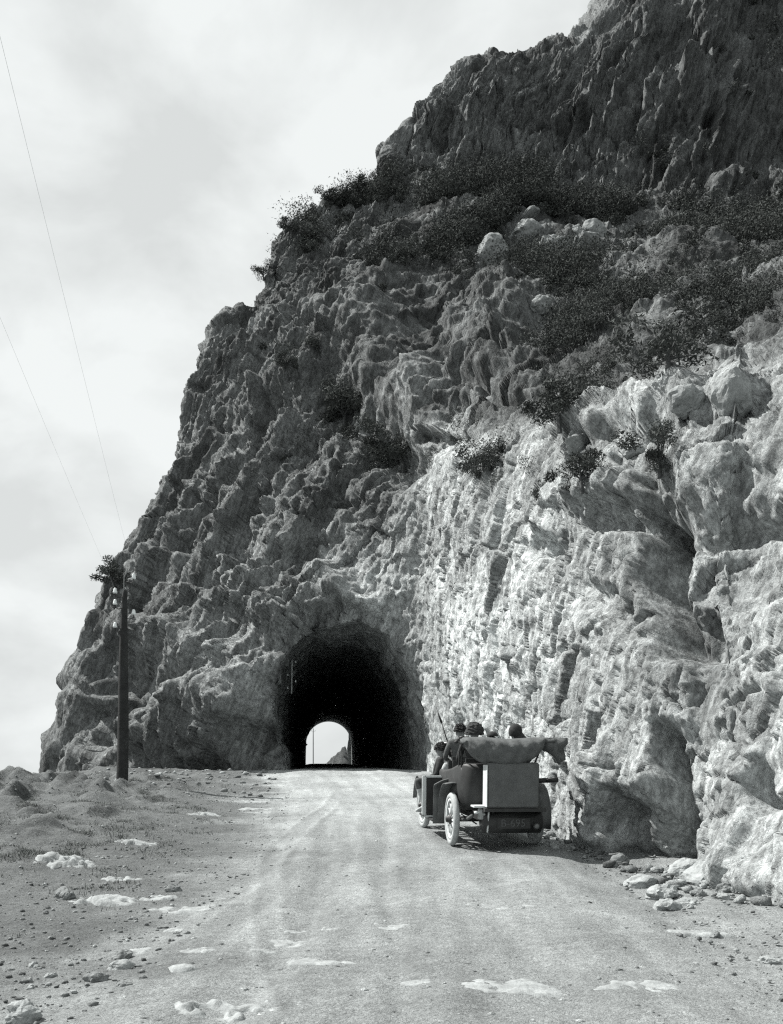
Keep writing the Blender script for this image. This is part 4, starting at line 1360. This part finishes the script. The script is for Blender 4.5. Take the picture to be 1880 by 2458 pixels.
bm = bmesh.new(); lathe(bm, [(0.02, -0.11), (0.05, -0.10), (0.06, -0.05), (0.085, -0.045), (0.085, 0.045), (0.06, 0.05), (0.055, 0.09), (0.02, 0.1)], 14, AX)
hub_me = bm_mesh('hub', bm, True); hub_me.materials.append(M['car_paint'])
bm = bmesh.new(); tube(bm, (0, 0, 0.07), (0, 0, 0.305), 0.026, 0.019, 8)
spoke_me = bm_mesh('spoke', bm, True); spoke_me.materials.append(M['wheel_wood'])
def wheel(x_, y_, steer=0.0):
    t_ = link('wheel', tyre_me, None, car)
    t_.location = (x_, y_, WR)
    t_.rotation_euler = (0, 0, steer)
    link('rim', rim_me, None, t_); link('hub', hub_me, None, t_)
    for k in range(12):
        s_ = link('spoke', spoke_me, None, t_)
        s_.rotation_euler = (2 * math.pi * k / 12 + 0.1, 0, 0)
    return t_
wheel(-0.70, 0.0); wheel(0.70, 0.0); wheel(-0.68, 3.0, R(4)); wheel(0.68, 3.0, R(4))

# chassis
for s_ in (-1, 1):
    box_part('chassis_rail', (s_ * 0.40 - 0.03, s_ * 0.40 + 0.03, -0.75, 3.55, 0.48, 0.58), 'car_paint', car)
    tube_part('leaf_spring', [(s_ * 0.52, -0.72, 0.55), (s_ * 0.53, -0.4, 0.47), (s_ * 0.53, 0.0, 0.43), (s_ * 0.53, 0.4, 0.47), (s_ * 0.52, 0.66, 0.53)], 0.03, 'mudguard', car)
    tube_part('leaf_spring', [(s_ * 0.42, 2.55, 0.52), (s_ * 0.43, 3.0, 0.43), (s_ * 0.42, 3.5, 0.52)], 0.028, 'car_paint', car)
tube_part('rear_axle', [(-0.66, 0, WR), (-0.12, 0, WR), (0.12, 0, WR), (0.66, 0, WR)], 0.045, 'car_paint', car)
bm = bmesh.new(); lathe(bm, [(0.04, -0.17), (0.13, -0.10), (0.16, 0), (0.13, 0.10), (0.04, 0.17)], 16, AX)
for v in bm.verts: v.co += Vector((0, 0, WR))
link('differential', bm_mesh('differential', bm, True), M['car_paint'], car)
tube_part('front_axle', [(-0.66, 3, WR), (-0.45, 3, WR - 0.08), (0.45, 3, WR - 0.08), (0.66, 3, WR)], 0.035, 'car_paint', car)
for s_ in (-1, 1):
    tube_part('brake_rod', [(s_ * 0.30, -0.05, 0.36), (s_ * 0.26, 1.4, 0.40)], 0.012, 'mudguard', car)

# body tub: rounded back, doors' height 1.22
def tub_ring(y_, hw, z0, z1, rr=0.12):
    pts = []
    for sx_ in (-1, 1):
        seq = [(hw * 0.86, z0), (hw * 0.98, z0 + 0.12), (hw, (z0 + z1) / 2), (hw * 0.99, z1 - 0.04), (hw * 0.96, z1)]
        seq = seq if sx_ > 0 else seq[::-1]
        pts += [(sx_ * a, y_, b) for a, b in (seq if sx_ > 0 else seq)]
    return pts
rings = [tub_ring(-0.52, 0.45, 0.70, 1.30), tub_ring(-0.44, 0.57, 0.62, 1.36), tub_ring(-0.2, 0.64, 0.60, 1.36), tub_ring(0.4, 0.66, 0.58, 1.26),
         tub_ring(1.1, 0.66, 0.58, 1.20), tub_ring(1.7, 0.64, 0.58, 1.20), tub_ring(2.05, 0.58, 0.58, 1.18), tub_ring(2.25, 0.46, 0.58, 1.14)]
loft('body', rings, 'car_paint', car)
rings = []
for y_, w_, h_ in ((2.24, 0.40, 1.10), (2.6, 0.36, 1.08), (3.35, 0.31, 1.02), (3.42, 0.30, 1.0)):
    rings.append([(-w_, y_, 0.6), (-w_, y_, h_ - 0.12), (-w_ * 0.6, y_, h_ - 0.01), (0, y_, h_ + 0.02), (w_ * 0.6, y_, h_ - 0.01), (w_, y_, h_ - 0.12), (w_, y_, 0.6)])
loft('bonnet', rings, 'car_paint', car)
box_part('radiator', (-0.30, 0.30, 3.43, 3.52, 0.52, 1.04), 'brass', car, 0.03)
for s_ in (-1, 1):
    bm = bmesh.new(); lathe(bm, [(0.03, -0.12), (0.09, -0.08), (0.11, 0.05), (0.10, 0.07), (0.02, 0.075)], 16, Matrix.Rotation(R(-90), 4, 'X'))
    hl = link('headlamp', bm_mesh('headlamp', bm, True), M['brass'], car); hl.location = (s_ * 0.42, 3.5, 0.92)
# windscreen
wsf = tube_part('windscreen_frame', [(-0.52, 2.12, 1.16), (-0.50, 2.05, 1.66), (0.50, 2.05, 1.66), (0.52, 2.12, 1.16)], 0.015, 'brass', car)
k_ = Nodes('windscreen_glass'); k_.b.inputs['Transmission Weight'].default_value = 1.0; k_.b.inputs['Roughness'].default_value = 0.02; k_.b.inputs['IOR'].default_value = 1.3
M['glass'] = k_.m
box_part('pane', (-0.49, 0.49, 2.08, 2.085, 1.20, 1.65), 'glass', wsf, 0)
# steering wheel
bm = ring_profile([(0.013 * math.cos(a), 0.19 + 0.013 * math.sin(a)) for a in np.linspace(0, 2 * math.pi, 7)[:-1]], 24)
sw = link('steering_wheel', bm_mesh('steering_wheel', bm, True), M['car_paint'], car); sw.location = (0.30, 1.82, 1.32); sw.rotation_euler = (0, 0, R(90)); sw.rotation_euler = (R(0), R(35), R(90))
tube_part('column', [(0, 0, 0), (-0.5, 0, 0)], 0.018, 'car_paint', sw)
# seats
for y_ in (-0.02, 1.15):
    box_part('seat', (-0.56, 0.56, y_, y_ + 0.5, 0.86, 1.10), 'seat', car, 0.06)
    box_part('seat_back', (-0.57, 0.57, y_ - 0.16, y_ + 0.02, 1.0, 1.44), 'seat', car, 0.07)

# mudguards
def strip(name, path, w0, w1, mat, parent, th=0.012, arch=0.02):
    rings = []
    for (x_, y_, z_) in path:
        rings.append([(x_ + w0, y_, z_), (x_ + (w0 + w1) / 2, y_, z_ + arch), (x_ + w1, y_, z_), (x_ + w1, y_, z_ - th), (x_ + (w0 + w1) / 2, y_, z_ + arch - th), (x_ + w0, y_, z_ - th)])
    return loft(name, rings, mat, parent)
for s_ in (-1, 1):
    c_ = 0.70 * s_
    path = []
    for a_ in np.linspace(100 if s_ < 0 else 196, 14, 14):
        path.append((c_, 0.03 + 0.56 * math.cos(R(a_)), 0.47 + 0.56 * math.sin(R(a_))))
    path += [(c_, 0.60, 0.50), (c_, 0.66, 0.40), (c_, 0.78, 0.36)]
    strip('rear_mudguard', path, -0.13, 0.13, 'mudguard', car)
    path = []
    for a_ in np.linspace(10, 165, 16):
        path.append((0.68 * s_, 3.0 + 0.56 * math.cos(R(a_)), 0.46 + 0.56 * math.sin(R(a_))))
    path += [(0.70 * s_, 2.32, 0.42), (0.72 * s_, 2.15, 0.36)]
    strip('front_mudguard', path, -0.13, 0.13, 'mudguard', car)
    box_part('running_board', (min(0.56 * s_, 0.90 * s_), max(0.56 * s_, 0.90 * s_), 0.76, 2.2, 0.325, 0.36), 'car_paint', car)
    for y_ in (0.95, 1.95):
        tube_part('running_board_stay', [(0.4 * s_, y_, 0.5), (0.72 * s_, y_, 0.33)], 0.016, 'car_paint', car)
# valance panel between rear mudguard and running board on the sea side
bm = bmesh.new()
prof = [(0.62, 0.28), (0.62, 0.96), (0.60, 1.02), (0.50, 1.05), (0.40, 1.03)]
link('mudguard_apron', None, None, car) if False else None
rings = []
for x_ in np.linspace(-0.90, -0.60, 6):
    t_ = (x_ + 0.90) / 0.30
    top = 0.98 + 0.10 * math.sin(t_ * math.pi * 0.55)
    rings.append([(x_, 0.70, 0.30), (x_, 0.68, 0.7), (x_, 0.66, top - 0.05), (x_, 0.60, top), (x_, 0.58, top - 0.015), (x_, 0.645, top - 0.06), (x_, 0.665, 0.7), (x_, 0.685, 0.30)])
loft('mudguard_apron', rings, 'mudguard', car)
# open side door, standing square to the body
dr = box_part('door', (-0.93, -0.64, 1.20, 1.245, 0.40, 1.06), 'car_paint', car, 0.01)
box_part('top_edging', (-0.97, -0.66, 1.19, 1.255, 1.062, 1.10), 'trim', dr, 0.012)
box_part('outer_edging', (-1.005, -0.932, 1.19, 1.255, 0.40, 1.10), 'trim', dr, 0.012)
box_part('foot_edging', (-0.97, -0.72, 1.20, 1.25, 0.362, 0.398), 'trim', dr, 0.01)

# trunk on the rack
tr = box_part('luggage_trunk', (-0.34, 0.48, -1.02, -0.72, 0.70, 1.40), 'trunk_cover', car, 0.018)
for x_ in (0.20,):
    box_part('trunk_seam', (x_ - 0.006, x_ + 0.006, -1.008, -0.99, 0.72, 1.35), 'car_paint', tr, 0)
box_part('trunk_sunlit_side', (-0.352, -0.342, -1.01, -0.73, 0.71, 1.36), 'trim', tr, 0)  # sunlight on the trunk's left end, put in as a pale panel
for z_ in (0.66,):
    box_part('luggage_rack', (-0.38, 0.60, -1.02, -0.52, 0.635, 0.69), 'car_paint', car, 0)
for x_ in (-0.22, 0.2, 0.58):
    tube_part('rack_strut', [(x_, -0.95, 0.65), (x_ * 0.9, -0.55, 0.52)], 0.014, 'car_paint', car)
# tank, plate, lamp
bm = bmesh.new(); lathe(bm, [(0.10, -0.50), (0.185, -0.46), (0.19, 0.46), (0.10, 0.50)], 20, AX)
for v in bm.verts: v.co += Vector((0.12, -0.70, 0.46))
link('fuel_tank', bm_mesh('fuel_tank', bm, True), M['car_paint'], car)
plate = box_part('number_plate', (-0.16, 0.38, -0.905, -0.89, 0.36, 0.53), 'car_paint', car, 0.004)
fc_ = bpy.data.curves.new('plate_number', 'FONT'); fc_.body = 'B-695'; fc_.size = 0.17; fc_.extrude = 0.002; fc_.align_x = 'CENTER'; fc_.align_y = 'CENTER'
fc_.resolution_u = 3
tmp_o = bpy.data.objects.new('tmp', fc_); COL.objects.link(tmp_o)
fm = bpy.data.meshes.new_from_object(tmp_o.evaluated_get(bpy.context.evaluated_depsgraph_get()))
bpy.data.objects.remove(tmp_o, do_unlink=True)
fo = link('lettering', fm, M['plate_white'], plate)
fo.location = (0.10, -0.909, 0.445); fo.rotation_euler = (R(90), 0, 0)
bm = bmesh.new(); lathe(bm, [(0.02, -0.05), (0.05, -0.045), (0.055, 0.03), (0.045, 0.04), (0.01, 0.045)], 14, Matrix.Rotation(R(90), 4, 'X'))
tl = link('tail_lamp', bm_mesh('tail_lamp', bm, True), M['car_paint'], car); tl.location = (0.47, -0.92, 0.40)
bm = bmesh.new(); lathe(bm, [(0.04, 0.0), (0.036, 0.012), (0.005, 0.016)], 14, Matrix.Rotation(R(90), 4, 'X'))
l2 = link('lens', bm_mesh('lens', bm, True), M['lens'], tl); l2.location = (0, -0.045, 0)
# toolbox, cans and hangings left of the trunk
box_part('tool_tray', (-0.52, -0.27, -0.88, -0.60, 0.69, 0.72), 'trim', car, 0.004)
bm = bmesh.new(); lathe(bm, [(0.05, 0), (0.06, 0.01), (0.06, 0.16), (0.02, 0.19), (0.02, 0.21)], 12)
oc = link('oil_can', bm_mesh('oil_can', bm, True), M['brass'], car); oc.location = (-0.38, -0.78, 0.50)
tube_part('rack_hanger', [(-0.28, -0.86, 0.70), (-0.29, -0.87, 0.52), (-0.30, -0.86, 0.30)], 0.014, 'trim', car)
tube_part('shackle', [(-0.50, -0.78, 0.60), (-0.40, -0.80, 0.62), (-0.33, -0.82, 0.57)], 0.022, 'trim', car)
# side bracket standing out on the landward side
tube_part('side_arm', [(0.60, -0.25, 1.08), (0.80, -0.28, 1.09), (1.00, -0.30, 1.10)], 0.042, 'car_paint', car, 10)
for s_, p_ in ((-1, -0.62), (1, 0.64)):
    tube_part('hood_iron', [(s_ * 0.60, -0.05, 1.18), (s_ * 0.66, -0.35, 1.55), (s_ * 0.64, -0.55, 1.74)], 0.016, 'car_paint', car)
tube_part('hood_iron', [(-0.63, -0.30, 1.75), (-0.60, -0.28, 1.30), (-0.52, -0.25, 0.78)], 0.020, 'car_paint', car)
tube_part('hood_iron', [(-0.74, -0.35, 1.70), (-0.68, -0.36, 1.73), (-0.66, -0.36, 1.78), (-0.58, -0.38, 1.79), (-0.50, -0.4, 1.77)], 0.026, 'car_paint', car)

# folded hood: canvas bundle sagging between its irons
def saw_(t):
    f = t - math.floor(t)
    return (f / 0.75 if f < 0.75 else (1 - f) / 0.25) - 0.5

def hood_mesh():
    nu, nv = 64, 28
    rings = []
    for i in range(nu):
        u = i / (nu - 1)
        x_ = -0.66 + 1.44 * u
        env = math.sin(math.pi * min(max((u - 0.02) / 0.86, 0), 1)) ** 0.55 if 0.02 < u < 0.88 else 0.0
        top = 1.785 + 0.012 * math.sin(9 * u) - 0.02 * (u < 0.03)
        bot = 1.69 - 0.39 * env
        yb = -0.84 - 0.22 * env ** 0.7
        yf = -0.22
        ring = []
        for j in range(nv):
            a = 2 * math.pi * j / nv
            ca_, sa_ = math.cos(a), math.sin(a)
            sq = 1.0 / max(abs(ca_) ** 3 + abs(sa_) ** 3, 1e-6) ** (1 / 3)
            yy = (yb + yf) / 2 + ca_ * sq * (yf - yb) / 2
            zz = (top + bot) / 2 + sa_ * sq * (top - bot) / 2
            if sa_ < 0 and ca_ > 0: zz = zz + 0.16 * env * (-sa_)
            vv = (top - zz) / max(top - bot, 0.02)
            fold = 0.030 * env * (saw_(vv * 3.2 + 0.35 * math.sin(u * 6 + 1)) + 0.5 * saw_(vv * 5.7 + u * 2.1)) + 0.012 * math.sin(u * 37 + vv * 6) + 0.007 * math.sin(u * 83 - vv * 9)
            ring.append((x_, yy - fold * (ca_ < 0), zz + 0.4 * fold * (sa_ < 0)))
        rings.append(ring)
    return rings
hood = loft('folded_hood', hood_mesh(), 'canvas', car)
# loose corner of canvas hanging out on the landward side
def flap():
    outline = [(x_ - 0.10, z_) for x_, z_ in [(0.66, 1.785), (0.80, 1.79), (0.95, 1.785), (1.10, 1.79), (1.095, 1.70), (1.06, 1.62), (1.08, 1.52), (1.10, 1.44), (1.03, 1.40), (0.98, 1.36), (0.93, 1.43), (0.86, 1.50), (0.78, 1.56), (0.68, 1.60)]]
    bm = bmesh.new()
    c_ = (0.76, 1.65)
    fr, bk = [], []
    for q_ in (1.0, 0.7, 0.35):
        for side, lst in ((0, fr), (1, bk)):
            ring = []
            for k, (x_, z_) in enumerate(outline):
                X_ = c_[0] + (x_ - c_[0]) * q_; Z_ = c_[1] + (z_ - c_[1]) * q_
                w_ = 0.06 * math.sin(X_ * 19 + Z_ * 6) + 0.03 * math.sin(Z_ * 30 - X_ * 9)
                ring.append(bm.verts.new((X_, -0.74 + w_ - (0.012 if side == 0 else -0.012) - 0.10 * (1 - q_), Z_)))
            lst.append(ring)
    n = len(outline)
    for lst in (fr, bk):
        for a, b in zip(lst, lst[1:]):
            for k in range(n):
                bm.faces.new((a[k], a[(k + 1) % n], b[(k + 1) % n], b[k]))
        bm.faces.new(lst[-1])
    for k in range(n):
        bm.faces.new((fr[0][k], fr[0][(k + 1) % n], bk[0][(k + 1) % n], bk[0][k]))
    return bm_mesh('hood_flap', bm, True)
link('hood_flap', flap(), M['canvas'], hood)

# ------------------------------------------------------------------ people
M['skin'] = plain('skin', 0.22, 0.6, 0.08, 20)
M['dark_cloth'] = plain('dark_cloth', 0.035, 0.95, 0.3, 14, 0.4, 0.01)
M['mid_cloth'] = plain('mid_cloth', 0.09, 0.95, 0.3, 14, 0.4, 0.01)
M['pale_cloth'] = plain('pale_cloth', 0.40, 0.95, 0.15, 18, 0.3, 0.01)
M['dark_hair'] = plain('dark_hair', 0.022, 0.8, 0.4, 40, 0.6, 0.01)
M['hat_felt'] = plain('hat_felt', 0.04, 0.95, 0.3, 20, 0.5, 0.01)

def skin_body(name, joints, bones, mats, parent):
    """joints: name -> (xyz, radius); bones: (a, b, material index); grown into one surface"""
    names = list(joints)
    me = bpy.data.meshes.new(name + '_rig')
    me.from_pydata([joints[k][0] for k in names], [(names.index(a), names.index(b)) for a, b, _ in bones], [])
    o = bpy.data.objects.new(name + '_rig', me)
    COL.objects.link(o)
    o.modifiers.new('Skin', 'SKIN')
    lay = me.skin_vertices[0].data
    for i, k in enumerate(names):
        r_ = joints[k][1]
        lay[i].radius = (r_, r_) if not isinstance(r_, tuple) else r_
        lay[i].use_root = (i == 0)
    sd = o.modifiers.new('Sub', 'SUBSURF'); sd.levels = 2; sd.render_levels = 2
    dg = bpy.context.evaluated_depsgraph_get()
    ev = o.evaluated_get(dg)
    out = bpy.data.meshes.new_from_object(ev)
    bpy.data.objects.remove(o, do_unlink=True)
    for m_ in mats: out.materials.append(M[m_])
    n = len(out.polygons)
    cen_ = np.zeros(n * 3); out.polygons.foreach_get('center', cen_); cen_ = cen_.reshape(-1, 3)
    best = np.full(n, 9e9); idx_ = np.zeros(n, np.int32)
    for a, b, mi in bones:
        A, B = np.array(joints[a][0], float), np.array(joints[b][0], float)
        ra = joints[a][1] if not isinstance(joints[a][1], tuple) else max(joints[a][1])
        rb = joints[b][1] if not isinstance(joints[b][1], tuple) else max(joints[b][1])
        t_ = np.clip(((cen_ - A) @ (B - A)) / max((B - A) @ (B - A), 1e-9), 0, 1)
        d_ = np.linalg.norm(cen_ - (A + t_[:, None] * (B - A)), axis=1) - (ra + (rb - ra) * t_)
        up = d_ < best
        best[up] = d_[up]; idx_[up] = mi
    out.polygons.foreach_set('material_index', idx_)
    out.polygons.foreach_set('use_smooth', np.ones(n, bool))
    ob = link('body', out, None, parent)
    return ob

def figure(loc, rz, label, legs='seated', hat=None, lean=0.0, scale=1.0, cloth='dark_cloth', trousers='dark_cloth', turn=0.0, custom=None, shoe='dark_hair'):
    """seated figure: hips at the origin, facing +y"""
    root = empty('person', loc, rz)
    root.scale = (scale,) * 3
    J = {'hips': ((0, 0, 0.09), 0.145), 'belly': ((0, 0.01, 0.26), 0.13), 'chest': ((0, 0.0, 0.44), (0.165, 0.12)), 'neck': ((0, 0.01, 0.60), 0.052),
         'skull': ((0, 0.03, 0.69), 0.072), 'crown': ((0, 0.02, 0.79), 0.078), 'nose': ((0, 0.125, 0.725), 0.012), 'earl': ((-0.088, 0.01, 0.715), 0.017), 'earr': ((0.088, 0.01, 0.715), 0.017)}
    Bn = [('hips', 'belly', 0), ('belly', 'chest', 0), ('chest', 'neck', 0), ('neck', 'skull', 1), ('skull', 'crown', 1), ('skull', 'nose', 1), ('skull', 'earl', 1), ('skull', 'earr', 1)]
    if lean:
        for k in ('belly', 'chest', 'neck', 'skull', 'crown', 'nose', 'earl', 'earr'):
            (x_, y_, z_), r_ = J[k]
            J[k] = ((x_, y_ - lean * z_, z_), r_)
    ch = J['chest'][0]
    for s_, n_ in ((-1, 'l'), (1, 'r')):
        J['sh' + n_] = ((s_ * 0.19, ch[1], 0.53), 0.07)
        pose = (custom or {}).get('arm' + n_)
        el, wr = pose if pose else ((s_ * 0.27, 0.06, 0.27), (s_ * 0.16, 0.27, 0.22))
        J['el' + n_] = (el, 0.047); J['wr' + n_] = (wr, 0.032)
        dv_ = Vector(wr) - Vector(el); dv_.normalize()
        sidev = dv_.cross(Vector((0, 0, 1)));
        if sidev.length < 0.2: sidev = Vector((1, 0, 0))
        sidev.normalize()
        palm = Vector(wr) + dv_ * 0.07
        J['pm' + n_] = (tuple(palm), (0.034, 0.02))
        Bn += [('chest', 'sh' + n_, 0), ('sh' + n_, 'el' + n_, 0), ('el' + n_, 'wr' + n_, 0), ('wr' + n_, 'pm' + n_, 1)]
        for f_, (off, ln) in enumerate(((-0.028, 0.062), (-0.009, 0.076), (0.010, 0.080), (0.028, 0.070))):
            m1 = palm + sidev * off + dv_ * (0.02 + ln * 0.5)
            m2 = palm + sidev * off + dv_ * (0.015 + ln * 0.85) + Vector((0, 0, -0.035))
            J[f'k{f_}{n_}'] = (tuple(m1), 0.009); J[f't{f_}{n_}'] = (tuple(m2), 0.008)
            Bn += [('pm' + n_, f'k{f_}{n_}', 1), (f'k{f_}{n_}', f't{f_}{n_}', 1)]
        th = Vector(wr) + dv_ * 0.04 - sidev * 0.045 * s_
        J['th' + n_] = (tuple(th), 0.010); J['tt' + n_] = (tuple(th + dv_ * 0.04), 0.009)
        Bn += [('wr' + n_, 'th' + n_, 1), ('th' + n_, 'tt' + n_, 1)]
        lp = (custom or {}).get('leg' + n_)
        hp, kn, an_, toe = lp if lp else ((s_ * 0.09, 0.02, 0.07), (s_ * 0.12, 0.44, 0.10), (s_ * 0.12, 0.42, -0.30), (s_ * 0.13, 0.60, -0.35))
        J['hp' + n_] = (hp, 0.092); J['kn' + n_] = (kn, 0.068); 
        cf = tuple(np.array(kn) * 0.68 + np.array(an_) * 0.32 + np.array((0, -0.01, 0)))
        J['cf' + n_] = (cf, 0.06); J['an' + n_] = (an_, 0.042); J['to' + n_] = (toe, (0.04, 0.028))
        Bn += [('hips', 'hp' + n_, 2), ('hp' + n_, 'kn' + n_, 2), ('kn' + n_, 'cf' + n_, 2), ('cf' + n_, 'an' + n_, 3), ('an' + n_, 'to' + n_, 4)]
    body = skin_body('person', J, Bn, [cloth, 'skin', trousers, (custom or {}).get('sock', trousers), shoe], root)
    head = Vector((J['skull'][0][0], J['skull'][0][1] - 0.015, 0.745))
    bm = bmesh.new()
    rg_ = np.random.default_rng(len(label) * 7 + ord(label[5]))
    def dome(rx, ry, rz_, z0, jit=0.0, n1=18, n2=9, drop=0.0, seed=0):
        rows = []
        for j in range(n2 + 1):
            ph = (math.pi / 2 + drop) * j / n2
            row = []
            for i in range(n1):
                th_ = 2 * math.pi * i / n1
                q = 1 + jit * (0.6 * math.sin(i * 2.3 + j * 1.7 + seed) * math.cos(i * 1.1 - j * 2.1) + 0.8 * float(rg_.uniform(-1, 1))) * (j > 0)
                row.append(bm.verts.new(head + Vector((rx * q * math.sin(ph) * math.cos(th_), ry * q * math.sin(ph) * math.sin(th_), z0 + rz_ * q * math.cos(ph)))))
            rows.append(row)
        for a, b in zip(rows, rows[1:]):
            for i in range(n1):
                bm.faces.new((a[i], a[(i + 1) % n1], b[(i + 1) % n1], b[i]))
        return rows
    if hat == 'hair':
        dome(0.098, 0.112, 0.12, 0.0, 0.08, drop=0.05); nm, mt = 'hair', 'dark_hair'
    elif hat == 'curls':
        dome(0.115, 0.125, 0.135, 0.0, 0.16, 26, 14, drop=0.08); nm, mt = 'hair', 'dark_hair'
    elif hat == 'wide':
        dome(0.155, 0.16, 0.17, -0.02, 0.09, 24, 13, drop=0.25); nm, mt = 'hat', 'hat_felt'
    elif hat == 'cap':
        rows = dome(0.105, 0.115, 0.085, 0.04, 0.03)
        b0 = head + Vector((0, 0.10, 0.045))
        pk = [bm.verts.new(b0 + Vector((0.075 * math.cos(a), 0.085 * math.sin(a), -0.015 * math.sin(a)))) for a in np.linspace(0, math.pi, 9)]
        pk2 = [bm.verts.new(v.co + Vector((0, 0, 0.012))) for v in pk]
        bm.faces.new(pk); bm.faces.new(pk2[::-1])
        for i in range(8): bm.faces.new((pk[i], pk[i + 1], pk2[i + 1], pk2[i]))
        nm, mt = 'cap', 'hat_felt'
    else:
        dome(0.115, 0.12, 0.14, 0.0, 0.04, 20, 12, drop=0.55)
        # cloth falling from the head onto one shoulder
        rows = []
        for t_, w_, x_, z_ in ((0, 0.09, 0.0, 0.02), (0.3, 0.11, 0.05, -0.07), (0.6, 0.14, 0.10, -0.15), (1.0, 0.19, 0.13, -0.24)):
            rows.append([bm.verts.new(head + Vector((x_ + w_ * math.cos(a), w_ * 0.75 * math.sin(a) - 0.02, z_))) for a in np.linspace(0, 2 * math.pi, 15)[:-1]])
        for a, b in zip(rows, rows[1:]):
            for i in range(14): bm.faces.new((a[i], a[(i + 1) % 14], b[(i + 1) % 14], b[i]))
        nm, mt = 'head_scarf', 'dark_cloth'
    link(nm, bm_mesh(nm, bm, nm not in ('hair', 'hat')), M[mt], root)
    for s_ in (-1, 1):
        bm = bmesh.new(); bmesh.ops.create_icosphere(bm, subdivisions=1, radius=0.011)
        e_ = link('eye', bm_mesh('eye', bm, True), M['dark_hair'], root)
        e_.location = (s_ * 0.032, J['skull'][0][1] + 0.068, 0.742)
    tag(root, label, 'person')
    return root

CM = Matrix.Translation(car.location) @ car.rotation_euler.to_matrix().to_4x4()
def in_car(x_, y_, z_):
    return tuple(CM @ Vector((x_, y_, z_)))
figure(in_car(-0.28, 1.42, 1.14), CAR_RZ, 'slim bare-headed passenger in the car, leftmost of the four heads above the hood', hat='curls', cloth='mid_cloth')
figure(in_car(-0.26, 0.30, 1.13), CAR_RZ, 'passenger in a large round dark hat, tallest of the heads above the hood', hat='wide', cloth='dark_cloth', scale=1.02)
figure(in_car(0.30, 1.38, 1.02), CAR_RZ, 'driver in a dark peaked cap, only the cap showing over the hood', hat='cap', cloth='dark_cloth',
       custom={'arml': ((-0.26, 0.16, 0.34), (-0.12, 0.36, 0.36)), 'armr': ((0.26, 0.16, 0.34), (0.10, 0.37, 0.36))})
figure(in_car(0.44, 0.28, 1.14), CAR_RZ, 'passenger wrapped in a dark head scarf, rightmost of the heads above the hood', hat='scarf', cloth='dark_cloth')
# the one sitting sideways on the car's edge, feet on the running board
leg_l = ((-0.09, 0.02, 0.07), (-0.16, 0.38, 0.20), (-0.10, 0.24, -0.30), (-0.12, 0.40, -0.38))
leg_r = ((0.09, 0.02, 0.07), (0.12, 0.40, 0.16), (0.06, 0.20, -0.32), (0.04, 0.36, -0.39))
figure(in_car(-0.62, 1.85, 0.80), CAR_RZ + R(80), 'person in dark coat sitting sideways on the car, feet on the running board', hat='curls', cloth='dark_cloth', trousers='mid_cloth',
       lean=0.12, custom={'legl': leg_l, 'legr': leg_r, 'sock': 'pale_cloth', 'arml': ((-0.27, 0.02, 0.28), (-0.18, 0.24, 0.18)), 'armr': ((0.27, 0.04, 0.28), (0.17, 0.26, 0.19))}, shoe='pale_cloth')
# second figure bent low beside him
figure(in_car(-0.36, 1.66, 0.72), CAR_RZ + R(20), 'low dark figure huddled in the car behind the sideways sitter', hat='hair', cloth='pale_cloth', lean=0.1)

# thin rod carried upright at the front seat
bm = bmesh.new()
tube(bm, (0, 0, 0), (-0.06, 0.02, 0.30), 0.022, 0.02, 8); tube(bm, (-0.06, 0.02, 0.30), (-0.155, 0.05, 0.62), 0.011, 0.009, 6); tube(bm, (-0.155, 0.05, 0.62), (-0.235, 0.07, 0.84), 0.022, 0.006, 8)
gun = link('carried_staff', bm_mesh('carried_staff', bm, True), M['car_paint'])
gun.location = in_car(-0.44, 1.55, 1.42)
tag(gun, 'thin dark staff slanting up from the front of the car', 'staff')
